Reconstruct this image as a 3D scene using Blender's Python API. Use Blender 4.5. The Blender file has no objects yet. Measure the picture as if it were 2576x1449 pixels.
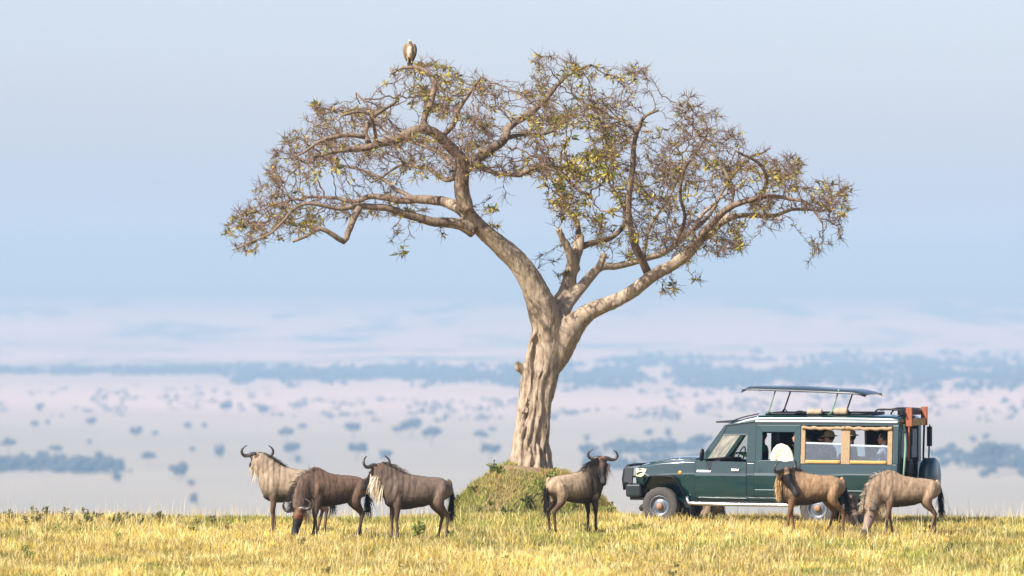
import bpy, bmesh, math, random
import numpy as np
from mathutils import Vector, Matrix, Euler

# ------------------------------------------------------------------ scene, camera, sky, sun, exposure
sc = bpy.context.scene
COL = sc.collection
R = math.radians
CAM_Z = 5.0
FU = 14490.0                     # focal length in units of the 2576-wide study picture
cam_d = bpy.data.cameras.new('camera'); cam = bpy.data.objects.new('camera', cam_d); COL.objects.link(cam)
cam.location = (0, 0, CAM_Z)
cam.rotation_euler = (R(90) - (724.5 - 700.4) / FU, 0, 0)
cam_d.sensor_width = 36.0
cam_d.lens = FU / 2576.0 * 36.0
cam_d.clip_start = 1.0; cam_d.clip_end = 60000.0
cam_d.dof.use_dof = True; cam_d.dof.focus_distance = 114.0; cam_d.dof.aperture_fstop = 1.7
sc.camera = cam

SUN_DIR = Vector((-0.53, -0.46, 0.66)).normalized()      # towards the sun
w = bpy.data.worlds.new('World'); sc.world = w; w.use_nodes = True
nt = w.node_tree; nt.nodes.clear()
sky = nt.nodes.new('ShaderNodeTexSky'); sky.sky_type = 'NISHITA'; sky.sun_disc = False
sky.sun_elevation = math.asin(SUN_DIR.z); sky.sun_rotation = math.atan2(SUN_DIR.x, SUN_DIR.y)
sky.altitude = 1500.0; sky.air_density = 0.9; sky.dust_density = 5.0; sky.ozone_density = 1.0
bg = nt.nodes.new('ShaderNodeBackground'); bg.inputs['Strength'].default_value = 0.0938
wo = nt.nodes.new('ShaderNodeOutputWorld')
tn = nt.nodes.new('ShaderNodeMix'); tn.data_type = 'RGBA'; tn.blend_type = 'MULTIPLY'; tn.inputs[0].default_value = 1.0
tn.inputs[7].default_value = (1.18, 1.08, 1.14, 1)
nt.links.new(sky.outputs[0], tn.inputs[6]); nt.links.new(tn.outputs[2], bg.inputs[0]); nt.links.new(bg.outputs[0], wo.inputs[0])
sun_d = bpy.data.lights.new('sun', 'SUN'); sun_d.energy = 5.0; sun_d.angle = R(0.53); sun_d.color = (1.0, 0.955, 0.88)
sun = bpy.data.objects.new('sun', sun_d); COL.objects.link(sun)
sun.rotation_euler = (-SUN_DIR).to_track_quat('-Z', 'Y').to_euler()
sun.location = (-60, -40, 90)
sc.view_settings.view_transform = 'Standard'; sc.view_settings.look = 'None'
sc.view_settings.exposure = 0.90; sc.view_settings.gamma = 1.0; sc.view_settings.use_curve_mapping = False
sc.render.engine = 'CYCLES'
cy = sc.cycles
cy.max_bounces = 7; cy.diffuse_bounces = 3; cy.glossy_bounces = 3; cy.transmission_bounces = 4
cy.transparent_max_bounces = 12; cy.volume_bounces = 1
cy.use_denoising = True
sc.cycles.caustics_reflective = False; sc.cycles.caustics_refractive = False

HAZE_DENSITY = 1.85e-4
HAZE_COLOR = (0.25, 0.43, 0.69)
HAZE_ABSORB = (0.29, 0.147, 0.0)

# ------------------------------------------------------------------ helpers
def px(u, v, Y):
    """point at depth Y seen at (u, v) of the 2576-wide study picture"""
    return Vector(((u - 1288.0) / FU * Y, Y, CAM_Z - (v - 700.4) / FU * Y))

def tag(o, label=None, cat=None, group=None, kind=None):
    if label: o['label'] = label
    if cat: o['category'] = cat
    if group: o['group'] = group
    if kind: o['kind'] = kind
    return o

def empty(name, loc=(0, 0, 0), rz=0.0):
    o = bpy.data.objects.new(name, None); COL.objects.link(o)
    o.empty_display_size = 0.2
    o.location = loc; o.rotation_euler = (0, 0, rz)
    return o

def mesh_obj(name, verts, faces, mat=None, parent=None, smooth=False):
    me = bpy.data.meshes.new(name)
    me.from_pydata([tuple(v) for v in verts], [], [tuple(f) for f in faces])
    me.update()
    return link_mesh(name, me, mat, parent, smooth)

def link_mesh(name, me, mat=None, parent=None, smooth=False):
    if mat is not None: me.materials.append(mat)
    if smooth:
        me.polygons.foreach_set('use_smooth', [True] * len(me.polygons))
    o = bpy.data.objects.new(name, me); COL.objects.link(o)
    if parent is not None: o.parent = parent
    return o

def np_mesh(name, V, F, colors=None, attr='tint', smooth=False):
    """fast mesh from numpy: V (n,3), F list of arrays (m,3) or (m,4); per-vertex colour"""
    if not isinstance(F, list): F = [F]
    me = bpy.data.meshes.new(name)
    V = np.asarray(V, dtype=np.float32)
    me.vertices.add(len(V)); me.vertices.foreach_set('co', V.ravel())
    loops = np.concatenate([f.ravel() for f in F]).astype(np.int32)
    tot = np.concatenate([np.full(len(f), f.shape[1]) for f in F]).astype(np.int32)
    st = np.concatenate([[0], np.cumsum(tot)[:-1]]).astype(np.int32)
    me.loops.add(len(loops)); me.loops.foreach_set('vertex_index', loops)
    me.polygons.add(len(tot)); me.polygons.foreach_set('loop_start', st); me.polygons.foreach_set('loop_total', tot)
    if smooth: me.polygons.foreach_set('use_smooth', np.ones(len(tot), dtype=bool))
    me.update(calc_edges=True)
    if colors is not None: add_color(me, colors, attr)
    return me

def add_color(me, colors, attr='tint'):
    a = me.attributes.new(attr, 'FLOAT_COLOR', 'POINT')
    c = np.ones((len(me.vertices), 4), dtype=np.float32); c[:, :3] = colors
    a.data.foreach_set('color', c.ravel())

def new_mat(name):
    m = bpy.data.materials.new(name); m.use_nodes = True
    return m, m.node_tree, m.node_tree.nodes, m.node_tree.links, m.node_tree.nodes['Principled BSDF']

def mat_plain(name, col, rough=0.6, metal=0.0, noise=0.12, scale=6.0, bump=0.0, coat=0.0, spec=0.5, coords='Object', coat_ior=1.5):
    m, t, N, L, b = new_mat(name)
    b.inputs['Roughness'].default_value = rough; b.inputs['Metallic'].default_value = metal
    b.inputs['Coat Weight'].default_value = coat; b.inputs['Coat Roughness'].default_value = 0.06; b.inputs['Coat IOR'].default_value = coat_ior
    b.inputs['Specular IOR Level'].default_value = spec
    tc = N.new('ShaderNodeTexCoord'); nz = N.new('ShaderNodeTexNoise')
    nz.inputs['Scale'].default_value = scale; nz.inputs['Detail'].default_value = 5
    L.new(tc.outputs[coords], nz.inputs['Vector'])
    mx = N.new('ShaderNodeMix'); mx.data_type = 'RGBA'
    mx.inputs[6].default_value = (*[c * (1 - noise) for c in col], 1)
    mx.inputs[7].default_value = (*[min(1, c * (1 + noise)) for c in col], 1)
    L.new(nz.outputs[0], mx.inputs[0]); L.new(mx.outputs[2], b.inputs['Base Color'])
    if bump:
        bp = N.new('ShaderNodeBump'); bp.inputs['Strength'].default_value = bump; bp.inputs['Distance'].default_value = 0.02
        L.new(nz.outputs[0], bp.inputs['Height']); L.new(bp.outputs[0], b.inputs['Normal'])
    return m

def mat_tint(name, attr='tint', rough=0.75, noise=0.2, scale=10.0, trans=0.0, spec=0.3, bump=0.0, sheen=0.0, stretch=None):
    """base colour from the mesh's own colour attribute, broken up by fine noise"""
    m, t, N, L, b = new_mat(name)
    b.inputs['Roughness'].default_value = rough; b.inputs['Specular IOR Level'].default_value = spec
    if sheen: b.inputs['Sheen Weight'].default_value = sheen
    at = N.new('ShaderNodeAttribute'); at.attribute_name = attr
    tc = N.new('ShaderNodeTexCoord'); nz = N.new('ShaderNodeTexNoise')
    nz.inputs['Scale'].default_value = scale; nz.inputs['Detail'].default_value = 4
    if stretch:
        mpg = N.new('ShaderNodeMapping'); mpg.inputs['Scale'].default_value = stretch
        L.new(tc.outputs['Object'], mpg.inputs[0]); L.new(mpg.outputs[0], nz.inputs['Vector'])
    else:
        L.new(tc.outputs['Object'], nz.inputs['Vector'])
    mr = N.new('ShaderNodeMapRange'); mr.inputs[3].default_value = 1 - noise; mr.inputs[4].default_value = 1 + noise
    mr.inputs[1].default_value = 0.3; mr.inputs[2].default_value = 0.7
    L.new(nz.outputs[0], mr.inputs[0])
    vm = N.new('ShaderNodeVectorMath'); vm.operation = 'SCALE'
    L.new(at.outputs['Color'], vm.inputs[0]); L.new(mr.outputs[0], vm.inputs['Scale'])
    L.new(vm.outputs[0], b.inputs['Base Color'])
    if bump:
        bp = N.new('ShaderNodeBump'); bp.inputs['Strength'].default_value = bump; bp.inputs['Distance'].default_value = 0.02
        L.new(nz.outputs[0], bp.inputs['Height']); L.new(bp.outputs[0], b.inputs['Normal'])
    if trans:
        tr = N.new('ShaderNodeBsdfTranslucent'); L.new(vm.outputs[0], tr.inputs[0])
        ms = N.new('ShaderNodeMixShader'); ms.inputs[0].default_value = trans
        L.new(b.outputs[0], ms.inputs[1]); L.new(tr.outputs[0], ms.inputs[2])
        L.new(ms.outputs[0], N['Material Output'].inputs['Surface'])
    return m

def vnoise(x, y, seed=0):
    """smooth value noise on numpy arrays, 0..1"""
    xi = np.floor(x).astype(np.int64); yi = np.floor(y).astype(np.int64)
    xf = x - xi; yf = y - yi
    def h(a, b):
        n = (a * 374761393 + b * 668265263 + seed * 1442695041) & 0x7fffffff
        n = ((n ^ (n >> 13)) * 1274126177) & 0x7fffffff
        return ((n ^ (n >> 16)) & 0xffff) / 65535.0
    u = xf * xf * (3 - 2 * xf); v = yf * yf * (3 - 2 * yf)
    return (h(xi, yi) * (1 - u) + h(xi + 1, yi) * u) * (1 - v) + (h(xi, yi + 1) * (1 - u) + h(xi + 1, yi + 1) * u) * v

def fbm(x, y, seed=0, oct=4):
    s = 0; a = 0.5
    for i in range(oct):
        s = s + a * vnoise(x * 2 ** i, y * 2 ** i, seed + i * 17); a *= 0.5
    return s
# ------------------------------------------------------------------ terrain: grassy rise, slope, far plain, hills (one sheet)
PLAIN = -145.0
DROP = CAM_Z - PLAIN
def ground_z(x, y):
    x = np.asarray(x, dtype=float); y = np.asarray(y, dtype=float)
    near = 0.10 * (fbm(x * 0.22 + 7, y * 0.22, 3, 3) - 0.45) + 0.02 * np.clip(x - 4, 0, 8) * 0
    t = np.clip(y - 116.5, 0, None)
    fall = -0.0040 * np.minimum(t, 14) ** 2 - 0.112 * np.clip(t - 14, 0, None)
    z = near + fall
    pl = PLAIN + 4.0 * (fbm(x * 0.0010, y * 0.0006, 11, 3) - 0.45)
    k = 8.0                                              # soft maximum of the slope and the plain
    z = np.where(z - pl > 60, z, pl + k * np.log1p(np.exp(np.clip((z - pl) / k, -30, 30))))
    # far hills
    h1 = np.clip((y - 12900) / 4700, 0, 1); h1 = h1 * h1 * (3 - 2 * h1)
    r1 = 104 + 42 * fbm(x * 0.00040 + 3.1, y * 0.00006, 21, 4) - 0.004 * x
    h2 = np.clip((y - 18300) / 4100, 0, 1); h2 = h2 * h2 * (3 - 2 * h2)
    r2 = 140 + 88 * fbm(x * 0.00028 + 9.4, y * 0.00006, 31, 4) - 0.006 * x
    return z + h1 * r1 + h2 * r2

ys = np.concatenate([np.linspace(-200, 60, 8), np.linspace(70, 135, 66), np.linspace(138, 400, 30),
                     np.linspace(430, 3800, 34), np.linspace(3950, 12700, 44), np.linspace(12900, 24400, 56)])
s = np.linspace(-1, 1, 121)
Xg = []; Yg = []
for y in ys:
    half = 60 + 0.32 * abs(y)
    Xg.append(s * half); Yg.append(np.full(len(s), y))
Xg = np.array(Xg); Yg = np.array(Yg)
Zg = ground_z(Xg, Yg)
nx = len(s); ny = len(ys)
idx = np.arange(nx * ny).reshape(ny, nx)
F = np.stack([idx[:-1, :-1], idx[:-1, 1:], idx[1:, 1:], idx[1:, :-1]], -1).reshape(-1, 4)
me = np_mesh('ground', np.stack([Xg, Yg, Zg], -1).reshape(-1, 3), F, smooth=True)

m, t, N, L, b = new_mat('savanna_ground')
b.inputs['Roughness'].default_value = 0.95; b.inputs['Specular IOR Level'].default_value = 0.1
geo = N.new('ShaderNodeNewGeometry'); sep = N.new('ShaderNodeSeparateXYZ'); L.new(geo.outputs['Position'], sep.inputs[0])
def noise_at(scale_xyz, detail=4.0, rough=0.55, loc=(0, 0, 0)):
    mp = N.new('ShaderNodeMapping'); mp.inputs['Scale'].default_value = scale_xyz; mp.inputs['Location'].default_value = loc
    L.new(geo.outputs['Position'], mp.inputs['Vector'])
    n = N.new('ShaderNodeTexNoise'); n.inputs['Scale'].default_value = 1.0; n.inputs['Detail'].default_value = detail
    n.inputs['Roughness'].default_value = rough
    L.new(mp.outputs[0], n.inputs['Vector']); return n.outputs[0]
def ramp(fac, stops):
    r = N.new('ShaderNodeValToRGB'); e = r.color_ramp.elements
    while len(e) < len(stops): e.new(0.5)
    for el, (p, c) in zip(e, stops): el.position = p; el.color = (*c, 1)
    L.new(fac, r.inputs[0]); return r.outputs[0]
def mixc(f, a, c):
    x = N.new('ShaderNodeMix'); x.data_type = 'RGBA'; L.new(f, x.inputs[0])
    L.new(a, x.inputs[6]); L.new(c, x.inputs[7]); return x.outputs[2]
near_c = ramp(noise_at((0.5, 0.5, 0.5), 6), [(0.3, (0.20, 0.16, 0.06)), (0.55, (0.30, 0.24, 0.09)), (0.75, (0.22, 0.21, 0.07))])
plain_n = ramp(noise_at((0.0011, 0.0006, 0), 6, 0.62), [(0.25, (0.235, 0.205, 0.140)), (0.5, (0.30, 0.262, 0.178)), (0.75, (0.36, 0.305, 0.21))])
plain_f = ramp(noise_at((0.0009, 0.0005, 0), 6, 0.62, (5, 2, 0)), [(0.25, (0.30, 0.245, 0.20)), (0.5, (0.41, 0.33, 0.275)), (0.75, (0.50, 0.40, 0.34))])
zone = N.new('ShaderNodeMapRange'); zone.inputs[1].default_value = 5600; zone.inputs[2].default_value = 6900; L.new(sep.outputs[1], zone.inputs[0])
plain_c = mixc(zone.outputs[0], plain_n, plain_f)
# far scrub patches too distant to model: dark woodland on the outer plain and the hills
wood = ramp(noise_at((0.0027, 0.0007, 0), 7, 0.66, (3.3, 1.7, 0)), [(0.50, (0, 0, 0)), (0.60, (1, 1, 1))])
far = N.new('ShaderNodeMapRange'); far.inputs[1].default_value = 8200; far.inputs[2].default_value = 10000; L.new(sep.outputs[1], far.inputs[0])
hil = N.new('ShaderNodeMapRange'); hil.inputs[1].default_value = 14600; hil.inputs[2].default_value = 16400; L.new(sep.outputs[1], hil.inputs[0])
mm = N.new('ShaderNodeMath'); mm.operation = 'MULTIPLY'; L.new(wood, mm.inputs[0]); L.new(far.outputs[0], mm.inputs[1])
mxm = N.new('ShaderNodeMath'); mxm.operation = 'MAXIMUM'; L.new(mm.outputs[0], mxm.inputs[0]); L.new(hil.outputs[0], mxm.inputs[1])
woodcol = ramp(noise_at((0.01, 0.004, 0.01), 4), [(0.3, (0.045, 0.065, 0.03)), (0.7, (0.11, 0.12, 0.055))])
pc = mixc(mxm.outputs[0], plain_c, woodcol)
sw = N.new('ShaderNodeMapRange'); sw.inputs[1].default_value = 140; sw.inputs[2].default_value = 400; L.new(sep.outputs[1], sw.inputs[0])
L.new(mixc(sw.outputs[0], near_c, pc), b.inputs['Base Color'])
bp = N.new('ShaderNodeBump'); bp.inputs['Strength'].default_value = 0.5; bp.inputs['Distance'].default_value = 0.05
L.new(noise_at((4, 4, 4), 5), bp.inputs['Height']); L.new(bp.outputs[0], b.inputs['Normal'])
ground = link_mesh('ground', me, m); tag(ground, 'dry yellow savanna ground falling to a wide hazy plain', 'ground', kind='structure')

# ------------------------------------------------------------------ far woodland and single far trees on the plain
def ico_template(sub):
    bm = bmesh.new(); bmesh.ops.create_icosphere(bm, subdivisions=sub, radius=1.0)
    V = np.array([v.co[:] for v in bm.verts]); F = np.array([[v.index for v in f.verts] for f in bm.faces]); bm.free()
    return V, F
ICO_V, ICO_F = ico_template(2)
ICO1_V, ICO1_F = ico_template(1)
rng = np.random.default_rng(5)

def blobs(centres, radii, V0, F0, jitter=0.25):
    """many lumpy foliage clumps in one mesh"""
    n = len(centres); k = len(V0)
    j = 1 + jitter * rng.uniform(-1, 1, (n, k, 1))
    V = V0[None] * j * radii[:, None, :] + centres[:, None, :]
    F = F0[None] + (np.arange(n) * k)[:, None, None]
    return V.reshape(-1, 3), F.reshape(-1, F0.shape[1])

M_FARLEAF = mat_plain('far_foliage', (0.045, 0.050, 0.034), 0.9, noise=0.35, scale=0.4, spec=0.1)
M_FARBARK = mat_plain('far_bark', (0.16, 0.12, 0.08), 0.9, noise=0.2, scale=1.0, spec=0.1)

def plain_y(v_base, drop=DROP):
    return FU * drop / (v_base - 700.4)

def tube_np(pts, rad, n=6):
    """quick tube for straight poles: pts (k,3), rad (k)"""
    pts = np.asarray(pts, float); V = []
    for i, p in enumerate(pts):
        d = pts[min(i + 1, len(pts) - 1)] - pts[max(i - 1, 0)]; d /= np.linalg.norm(d) + 1e-9
        a = np.cross(d, [0, 1, 0.1]); a /= np.linalg.norm(a) + 1e-9; bb = np.cross(d, a)
        for q in range(n):
            th = 2 * math.pi * q / n
            V.append(p + rad[i] * (math.cos(th) * a + math.sin(th) * bb))
    F = []
    for i in range(len(pts) - 1):
        for q in range(n):
            F.append((i * n + q, i * n + (q + 1) % n, (i + 1) * n + (q + 1) % n, (i + 1) * n + q))
    return np.array(V), np.array(F)

FAR_LABEL = {'flat': 'flat topped acacia fading blue on the far hazy plain',
             'round': 'rounded bushy tree fading blue on the far hazy plain',
             'tall': 'tall narrow tree fading blue on the far hazy plain'}
def far_tree(u, v, wu, kind, hu=None):
    """crown centre (u, v), crown width wu in study pixels"""
    asp = {'flat': 0.50, 'round': 0.75, 'tall': 1.35}[kind]
    hu = hu or wu * asp
    stem = {'flat': 0.45, 'round': 0.18, 'tall': 0.15}[kind] * wu
    Y = plain_y(v + hu * 0.5 + stem * 0.9)
    W = wu / FU * Y; H = hu / FU * Y; c = px(u, v, Y)
    gz = float(ground_z(c.x, Y)); base = Vector((c.x, Y, gz - 0.3))
    root = empty('acacia_tree' if kind == 'flat' else 'savanna_tree', base)
    sz = 'big' if wu > 44 else ('small' if wu < 24 else 'middling')
    tag(root, sz + ' ' + FAR_LABEL[kind], 'tree', '%s far %s trees on the plain' % (sz, kind))
    cz = c.z - base.z
    nb = {'flat': 26, 'round': 18, 'tall': 16}[kind]
    th = rng.uniform(0, 2 * math.pi, nb); rr = np.sqrt(rng.uniform(0, 1, nb))
    C = np.stack([np.cos(th) * rr * W * 0.40, np.sin(th) * rr * W * 0.40, cz + rng.uniform(-.32, .32, nb) * H * (1.1 - 0.5 * rr)], -1)
    if kind == 'flat': C[:, 2] += H * 0.18 * (1 - rr * rr)
    rad = np.stack([np.full(nb, W * 0.15), np.full(nb, W * 0.15), np.full(nb, H * 0.24)], -1) * rng.uniform(.6, 1.25, (nb, 1))
    V, F = blobs(C, rad, ICO1_V, ICO1_F, 0.3)
    link_mesh('crown', np_mesh('crown', V, F), M_FARLEAF, root)
    V, F = tube_np([(0, 0, -0.3), (W * 0.02, 0, cz * 0.5), (0, 0, cz)], [W * 0.028, W * 0.02, W * 0.018])
    link_mesh('trunk', np_mesh('trunk', V, F), M_FARBARK, root)

def LZ(x, y, w, k):    # study notes taken on two half-picture crops
    return (x * 0.5, 684.3 + y * 0.5, w * 0.5, k)
def RZ(x, y, w, k):
    return (1288 + x * 0.5, 684.3 + y * 0.5, w * 0.5, k)
FAR = [LZ(40, 862, 85, 'flat'), LZ(278, 888, 68, 'flat'), LZ(460, 748, 52, 'round'), LZ(175, 765, 52, 'flat'), LZ(242, 755, 36, 'round'),
       LZ(200, 675, 55, 'round'), LZ(685, 798, 72, 'round'), LZ(776, 808, 42, 'round'), LZ(448, 852, 32, 'round'), LZ(745, 926, 86, 'flat'),
       LZ(965, 890, 38, 'round'), LZ(1105, 893, 60, 'tall'), LZ(900, 990, 105, 'round'), LZ(962, 1060, 42, 'round'), LZ(975, 1140, 46, 'tall'),
       LZ(945, 770, 46, 'round'), LZ(1025, 770, 36, 'round'), LZ(1440, 806, 84, 'flat'), LZ(1520, 776, 52, 'flat'), LZ(1465, 886, 105, 'flat'),
       LZ(1498, 938, 34, 'tall'), LZ(1795, 886, 112, 'flat'), LZ(1775, 782, 94, 'flat'), LZ(1940, 915, 70, 'round'), LZ(2070, 768, 112, 'flat'),
       LZ(2000, 790, 64, 'flat'), LZ(2170, 808, 104, 'flat'), LZ(2420, 818, 76, 'flat'), LZ(2475, 790, 42, 'flat'), LZ(2465, 888, 116, 'flat'),
       LZ(1135, 672, 70, 'round'), LZ(1320, 685, 66, 'round'), LZ(588, 1030, 46, 'tall'),
       RZ(380, 832, 34, 'tall'), RZ(374, 888, 86, 'round'), RZ(690, 806, 44, 'round'), RZ(786, 806, 38, 'tall'), RZ(800, 872, 58, 'tall'),
       RZ(965, 840, 94, 'flat'), RZ(2400, 905, 170, 'flat'), RZ(2320, 838, 44, 'round'), RZ(2385, 826, 44, 'round'), RZ(2490, 885, 84, 'round'),
       RZ(2210, 880, 60, 'round'), RZ(2545, 960, 90, 'round')]
for a in FAR: far_tree(*a)

def woodland(name, label, spots):
    """spots: (u0, u1, v_top, v_bottom, count, tree height in m); one mass nobody could count"""
    Cs, Rs = [], []
    for (u0, u1, v0, v1, n, hm) in spots:
        hm = hm * 1.58
        u = rng.uniform(u0, u1, n); v = np.clip(rng.normal((v0 + v1) / 2, (v1 - v0) * .36, n), v0 - 12, v1 + 14)
        Y = FU * DROP / (v - 700.4)
        X = (u - 1288.0) / FU * Y; Z = ground_z(X, Y)
        keep = fbm(u * 0.012 + 5, v * 0.10, 77, 3) > (0.0 if name == 'thicket' and u1 < 400 else 0.38)
        X, Y, Z = X[keep], Y[keep], Z[keep]; q = len(X)
        for k in range(5):
            h = hm * rng.uniform(0.25, 1.15, q) ** 1.1; r = h * rng.uniform(0.25, 0.6, q)
            Cs.append(np.stack([X + rng.normal(0, hm * .75, q), Y + rng.normal(0, hm * 1.2, q), Z + h * rng.uniform(.35, .8, q)], -1))
            Rs.append(np.stack([r, r, h * 0.34], -1))
    V, F = blobs(np.concatenate(Cs), np.concatenate(Rs), ICO1_V, ICO1_F, 0.3)
    o = link_mesh(name, np_mesh(name, V, F), M_FARLEAF)
    tag(o, label, 'woodland', kind='stuff'); return o
woodland('woodland', 'dark blue woodland strip crossing the far plain', [
    (-300, 640, 935, 943, 520, 6.5), (600, 1400, 936, 962, 700, 7.5), (1250, 2900, 934, 972, 1150, 8), (1500, 2900, 900, 940, 520, 7)])
woodland('scrubland', 'broken line of hazy bush on the middle of the plain', [
    (-300, 800, 985, 1035, 200, 3), (800, 1300, 1005, 1046, 100, 3), (1600, 2900, 985, 1050, 240, 3.6), (1300, 1700, 1035, 1052, 60, 3)])
woodland('thicket', 'blue thicket along the nearest part of the plain', [
    (-260, 150, 1172, 1188, 90, 6), (150, 292, 1176, 1196, 34, 6), (1500, 1830, 1160, 1186, 110, 5), (1540, 1760, 1128, 1142, 40, 6), (2340, 2800, 1150, 1186, 120, 6)])
# ------------------------------------------------------------------ termite mound under the tree
TREE_Y = 126.0
MC = np.array([0.40, TREE_Y - 0.15])
def mound_h(x, y):
    """height of the mound above z = 0 level ground (may be negative outside)"""
    dx = x - MC[0]; dy = (y - MC[1])
    rx = np.where(dx < 0, 2.55, 2.5)
    d = np.sqrt((dx / rx) ** 2 + (dy / 2.3) ** 2)
    prof = np.clip((1.2 - d) / 0.98, 0, 1)
    prof = 0.55 * prof + 0.45 * prof * prof * (3 - 2 * prof)
    z = -1.05 + 1.93 * prof + 0.26 * (fbm(x * 1.5, y * 1.5, 5, 4) - 0.45) * np.clip(prof * 2, 0, 1)
    return z
def surf_z(x, y):
    g = ground_z(x, y); mh = mound_h(np.asarray(x, float), np.asarray(y, float))
    return np.maximum(g, mh)

gx = np.linspace(MC[0] - 3.3, MC[0] + 3.3, 94); gy = np.linspace(MC[1] - 3.3, MC[1] + 3.3, 94)
GX, GY = np.meshgrid(gx, gy)
GZ = mound_h(GX, GY)
d_edge = np.maximum(np.abs(GX - MC[0]), np.abs(GY - MC[1]))
GZ = np.minimum(GZ, np.where(d_edge > 3.25, -1.6, GZ))
ix = np.arange(GX.size).reshape(GX.shape)
F = np.stack([ix[:-1, :-1], ix[:-1, 1:], ix[1:, 1:], ix[1:, :-1]], -1).reshape(-1, 4)
M_EARTH = mat_plain('mound_earth', (0.20, 0.14, 0.085), 0.95, noise=0.4, scale=3.0, bump=0.8, spec=0.1)
mo = link_mesh('termite_mound', np_mesh('termite_mound', np.stack([GX, GY, GZ], -1).reshape(-1, 3), F, smooth=True), M_EARTH)
tag(mo, 'low brown earth mound with green cover at the foot of the tree', 'mound', kind='structure')

# ------------------------------------------------------------------ grass
def blades(x, y, z, h, wd, colr, bend, rng, lean=None):
    """ribbon blades: 5 verts, 2 faces each"""
    n = len(x)
    a = rng.uniform(0, 2 * math.pi, n); ca, sa = np.cos(a), np.sin(a)
    ld = rng.uniform(0, 2 * math.pi, n) if lean is None else lean
    lx, ly = np.cos(ld) * bend * h, np.sin(ld) * bend * h
    base = np.stack([x, y, z - 0.02], -1)
    side = np.stack([ca, sa, np.zeros(n)], -1) * (wd * 0.5)[:, None]
    mid = base + np.stack([lx * 0.35, ly * 0.35, h * 0.58], -1)
    tip = base + np.stack([lx, ly, h], -1)
    V = np.stack([base - side, base + side, mid - side * 0.8, mid + side * 0.8, tip], 1).reshape(-1, 3)
    o = (np.arange(n) * 5)[:, None]
    Q = o + np.array([[0, 1, 3, 2]]); T = o + np.array([[2, 3, 4]])
    cb = colr * np.array([0.80, 0.86, 0.80])
    Cc = np.stack([cb, cb, colr, colr, np.clip(colr * 1.08, 0, 1)], 1).reshape(-1, 3)
    return V, Q, T, Cc

def pick(cols, w, n, rng):
    return np.array(cols)[rng.choice(len(cols), n, p=np.array(w) / sum(w))]

rg = np.random.default_rng(12)
def wedge(n, y0, y1, extra):
    y = rg.uniform(y0, y1, n); hw = 0.0889 * y + extra
    x = rg.uniform(-1, 1, n) * hw
    return x, y
NTUFT = 15000; PER = 17
tx, ty = wedge(NTUFT, 91.0, 128.5, 3.0)
NB = NTUFT * PER
tr_ = np.repeat(rg.uniform(0.05, 0.17, NTUFT), PER); tid = np.repeat(np.arange(NTUFT), PER)
x = np.repeat(tx, PER) + rg.normal(0, 1, NB) * tr_; y = np.repeat(ty, PER) + rg.normal(0, 1, NB) * tr_
t_h = rg.uniform(0.65, 1.35, NTUFT)[tid]; t_g = rg.uniform(0, 1, NTUFT)[tid]; t_c = (rg.uniform(0.62, 1.22, NTUFT) * (0.86 + 0.28 * (fbm(tx * .8, ty * .35, 121, 3) > .46)))[tid]; t_p = rg.integers(0, 5, NTUFT)[tid]
keep = ((x - MC[0]) / 2.3) ** 2 + ((y - MC[1]) / 2.2) ** 2 > 1.0
x, y, t_h, t_g, t_c, t_p = x[keep], y[keep], t_h[keep], t_g[keep], t_c[keep], t_p[keep]; n = len(x)
pn = fbm(x * 0.35 + 2, y * 0.22, 51, 4); gn = fbm(x * 0.20 + 9, y * 0.14 + 3, 61, 4); fn = fbm(x * 1.6, y * 0.8, 67, 3)
h = (0.06 + 0.18 * np.clip(pn, 0.15, 0.8)) * rg.uniform(0.6, 1.2, n) * t_h
green = np.clip((gn - 0.41) * 5.5 + (fn - 0.46) * 3.6, 0, 1) * 0.66 + 0.09
green = np.clip(green + np.clip((y - 117) / 10, 0, 0.4) * np.clip(fn * 2 - .5, 0, 1), 0, 0.92)
straw = pick([(0.62, 0.47, 0.145), (0.72, 0.58, 0.25), (0.52, 0.38, 0.10), (0.80, 0.69, 0.38), (0.40, 0.25, 0.09)], [5, 4, 3, 1.6, 0.7], n, rg)
grn = pick([(0.33, 0.33, 0.075), (0.24, 0.27, 0.06), (0.42, 0.38, 0.09), (0.16, 0.20, 0.05)], [3, 2, 3, 0.8], n, rg)
isg = (0.75 * t_g + 0.25 * rg.uniform(0, 1, n)) < green
STRAW5 = np.array([(0.72, 0.53, 0.13), (0.80, 0.63, 0.22), (0.58, 0.42, 0.085), (0.84, 0.70, 0.32), (0.68, 0.48, 0.10)])
straw = np.where((rg.uniform(0, 1, n) < .6)[:, None], STRAW5[t_p], straw)
col = np.clip(np.where(isg[:, None], grn, straw) * rg.uniform(0.85, 1.12, (n, 1)) * t_c[:, None], 0, .85)
h = np.where(isg, h * 0.82, h)
parts_ = [blades(x, y, ground_z(x, y), h, rg.uniform(0.009, 0.020, n), col, rg.uniform(0.1, 0.75, n), rg)]
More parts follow.
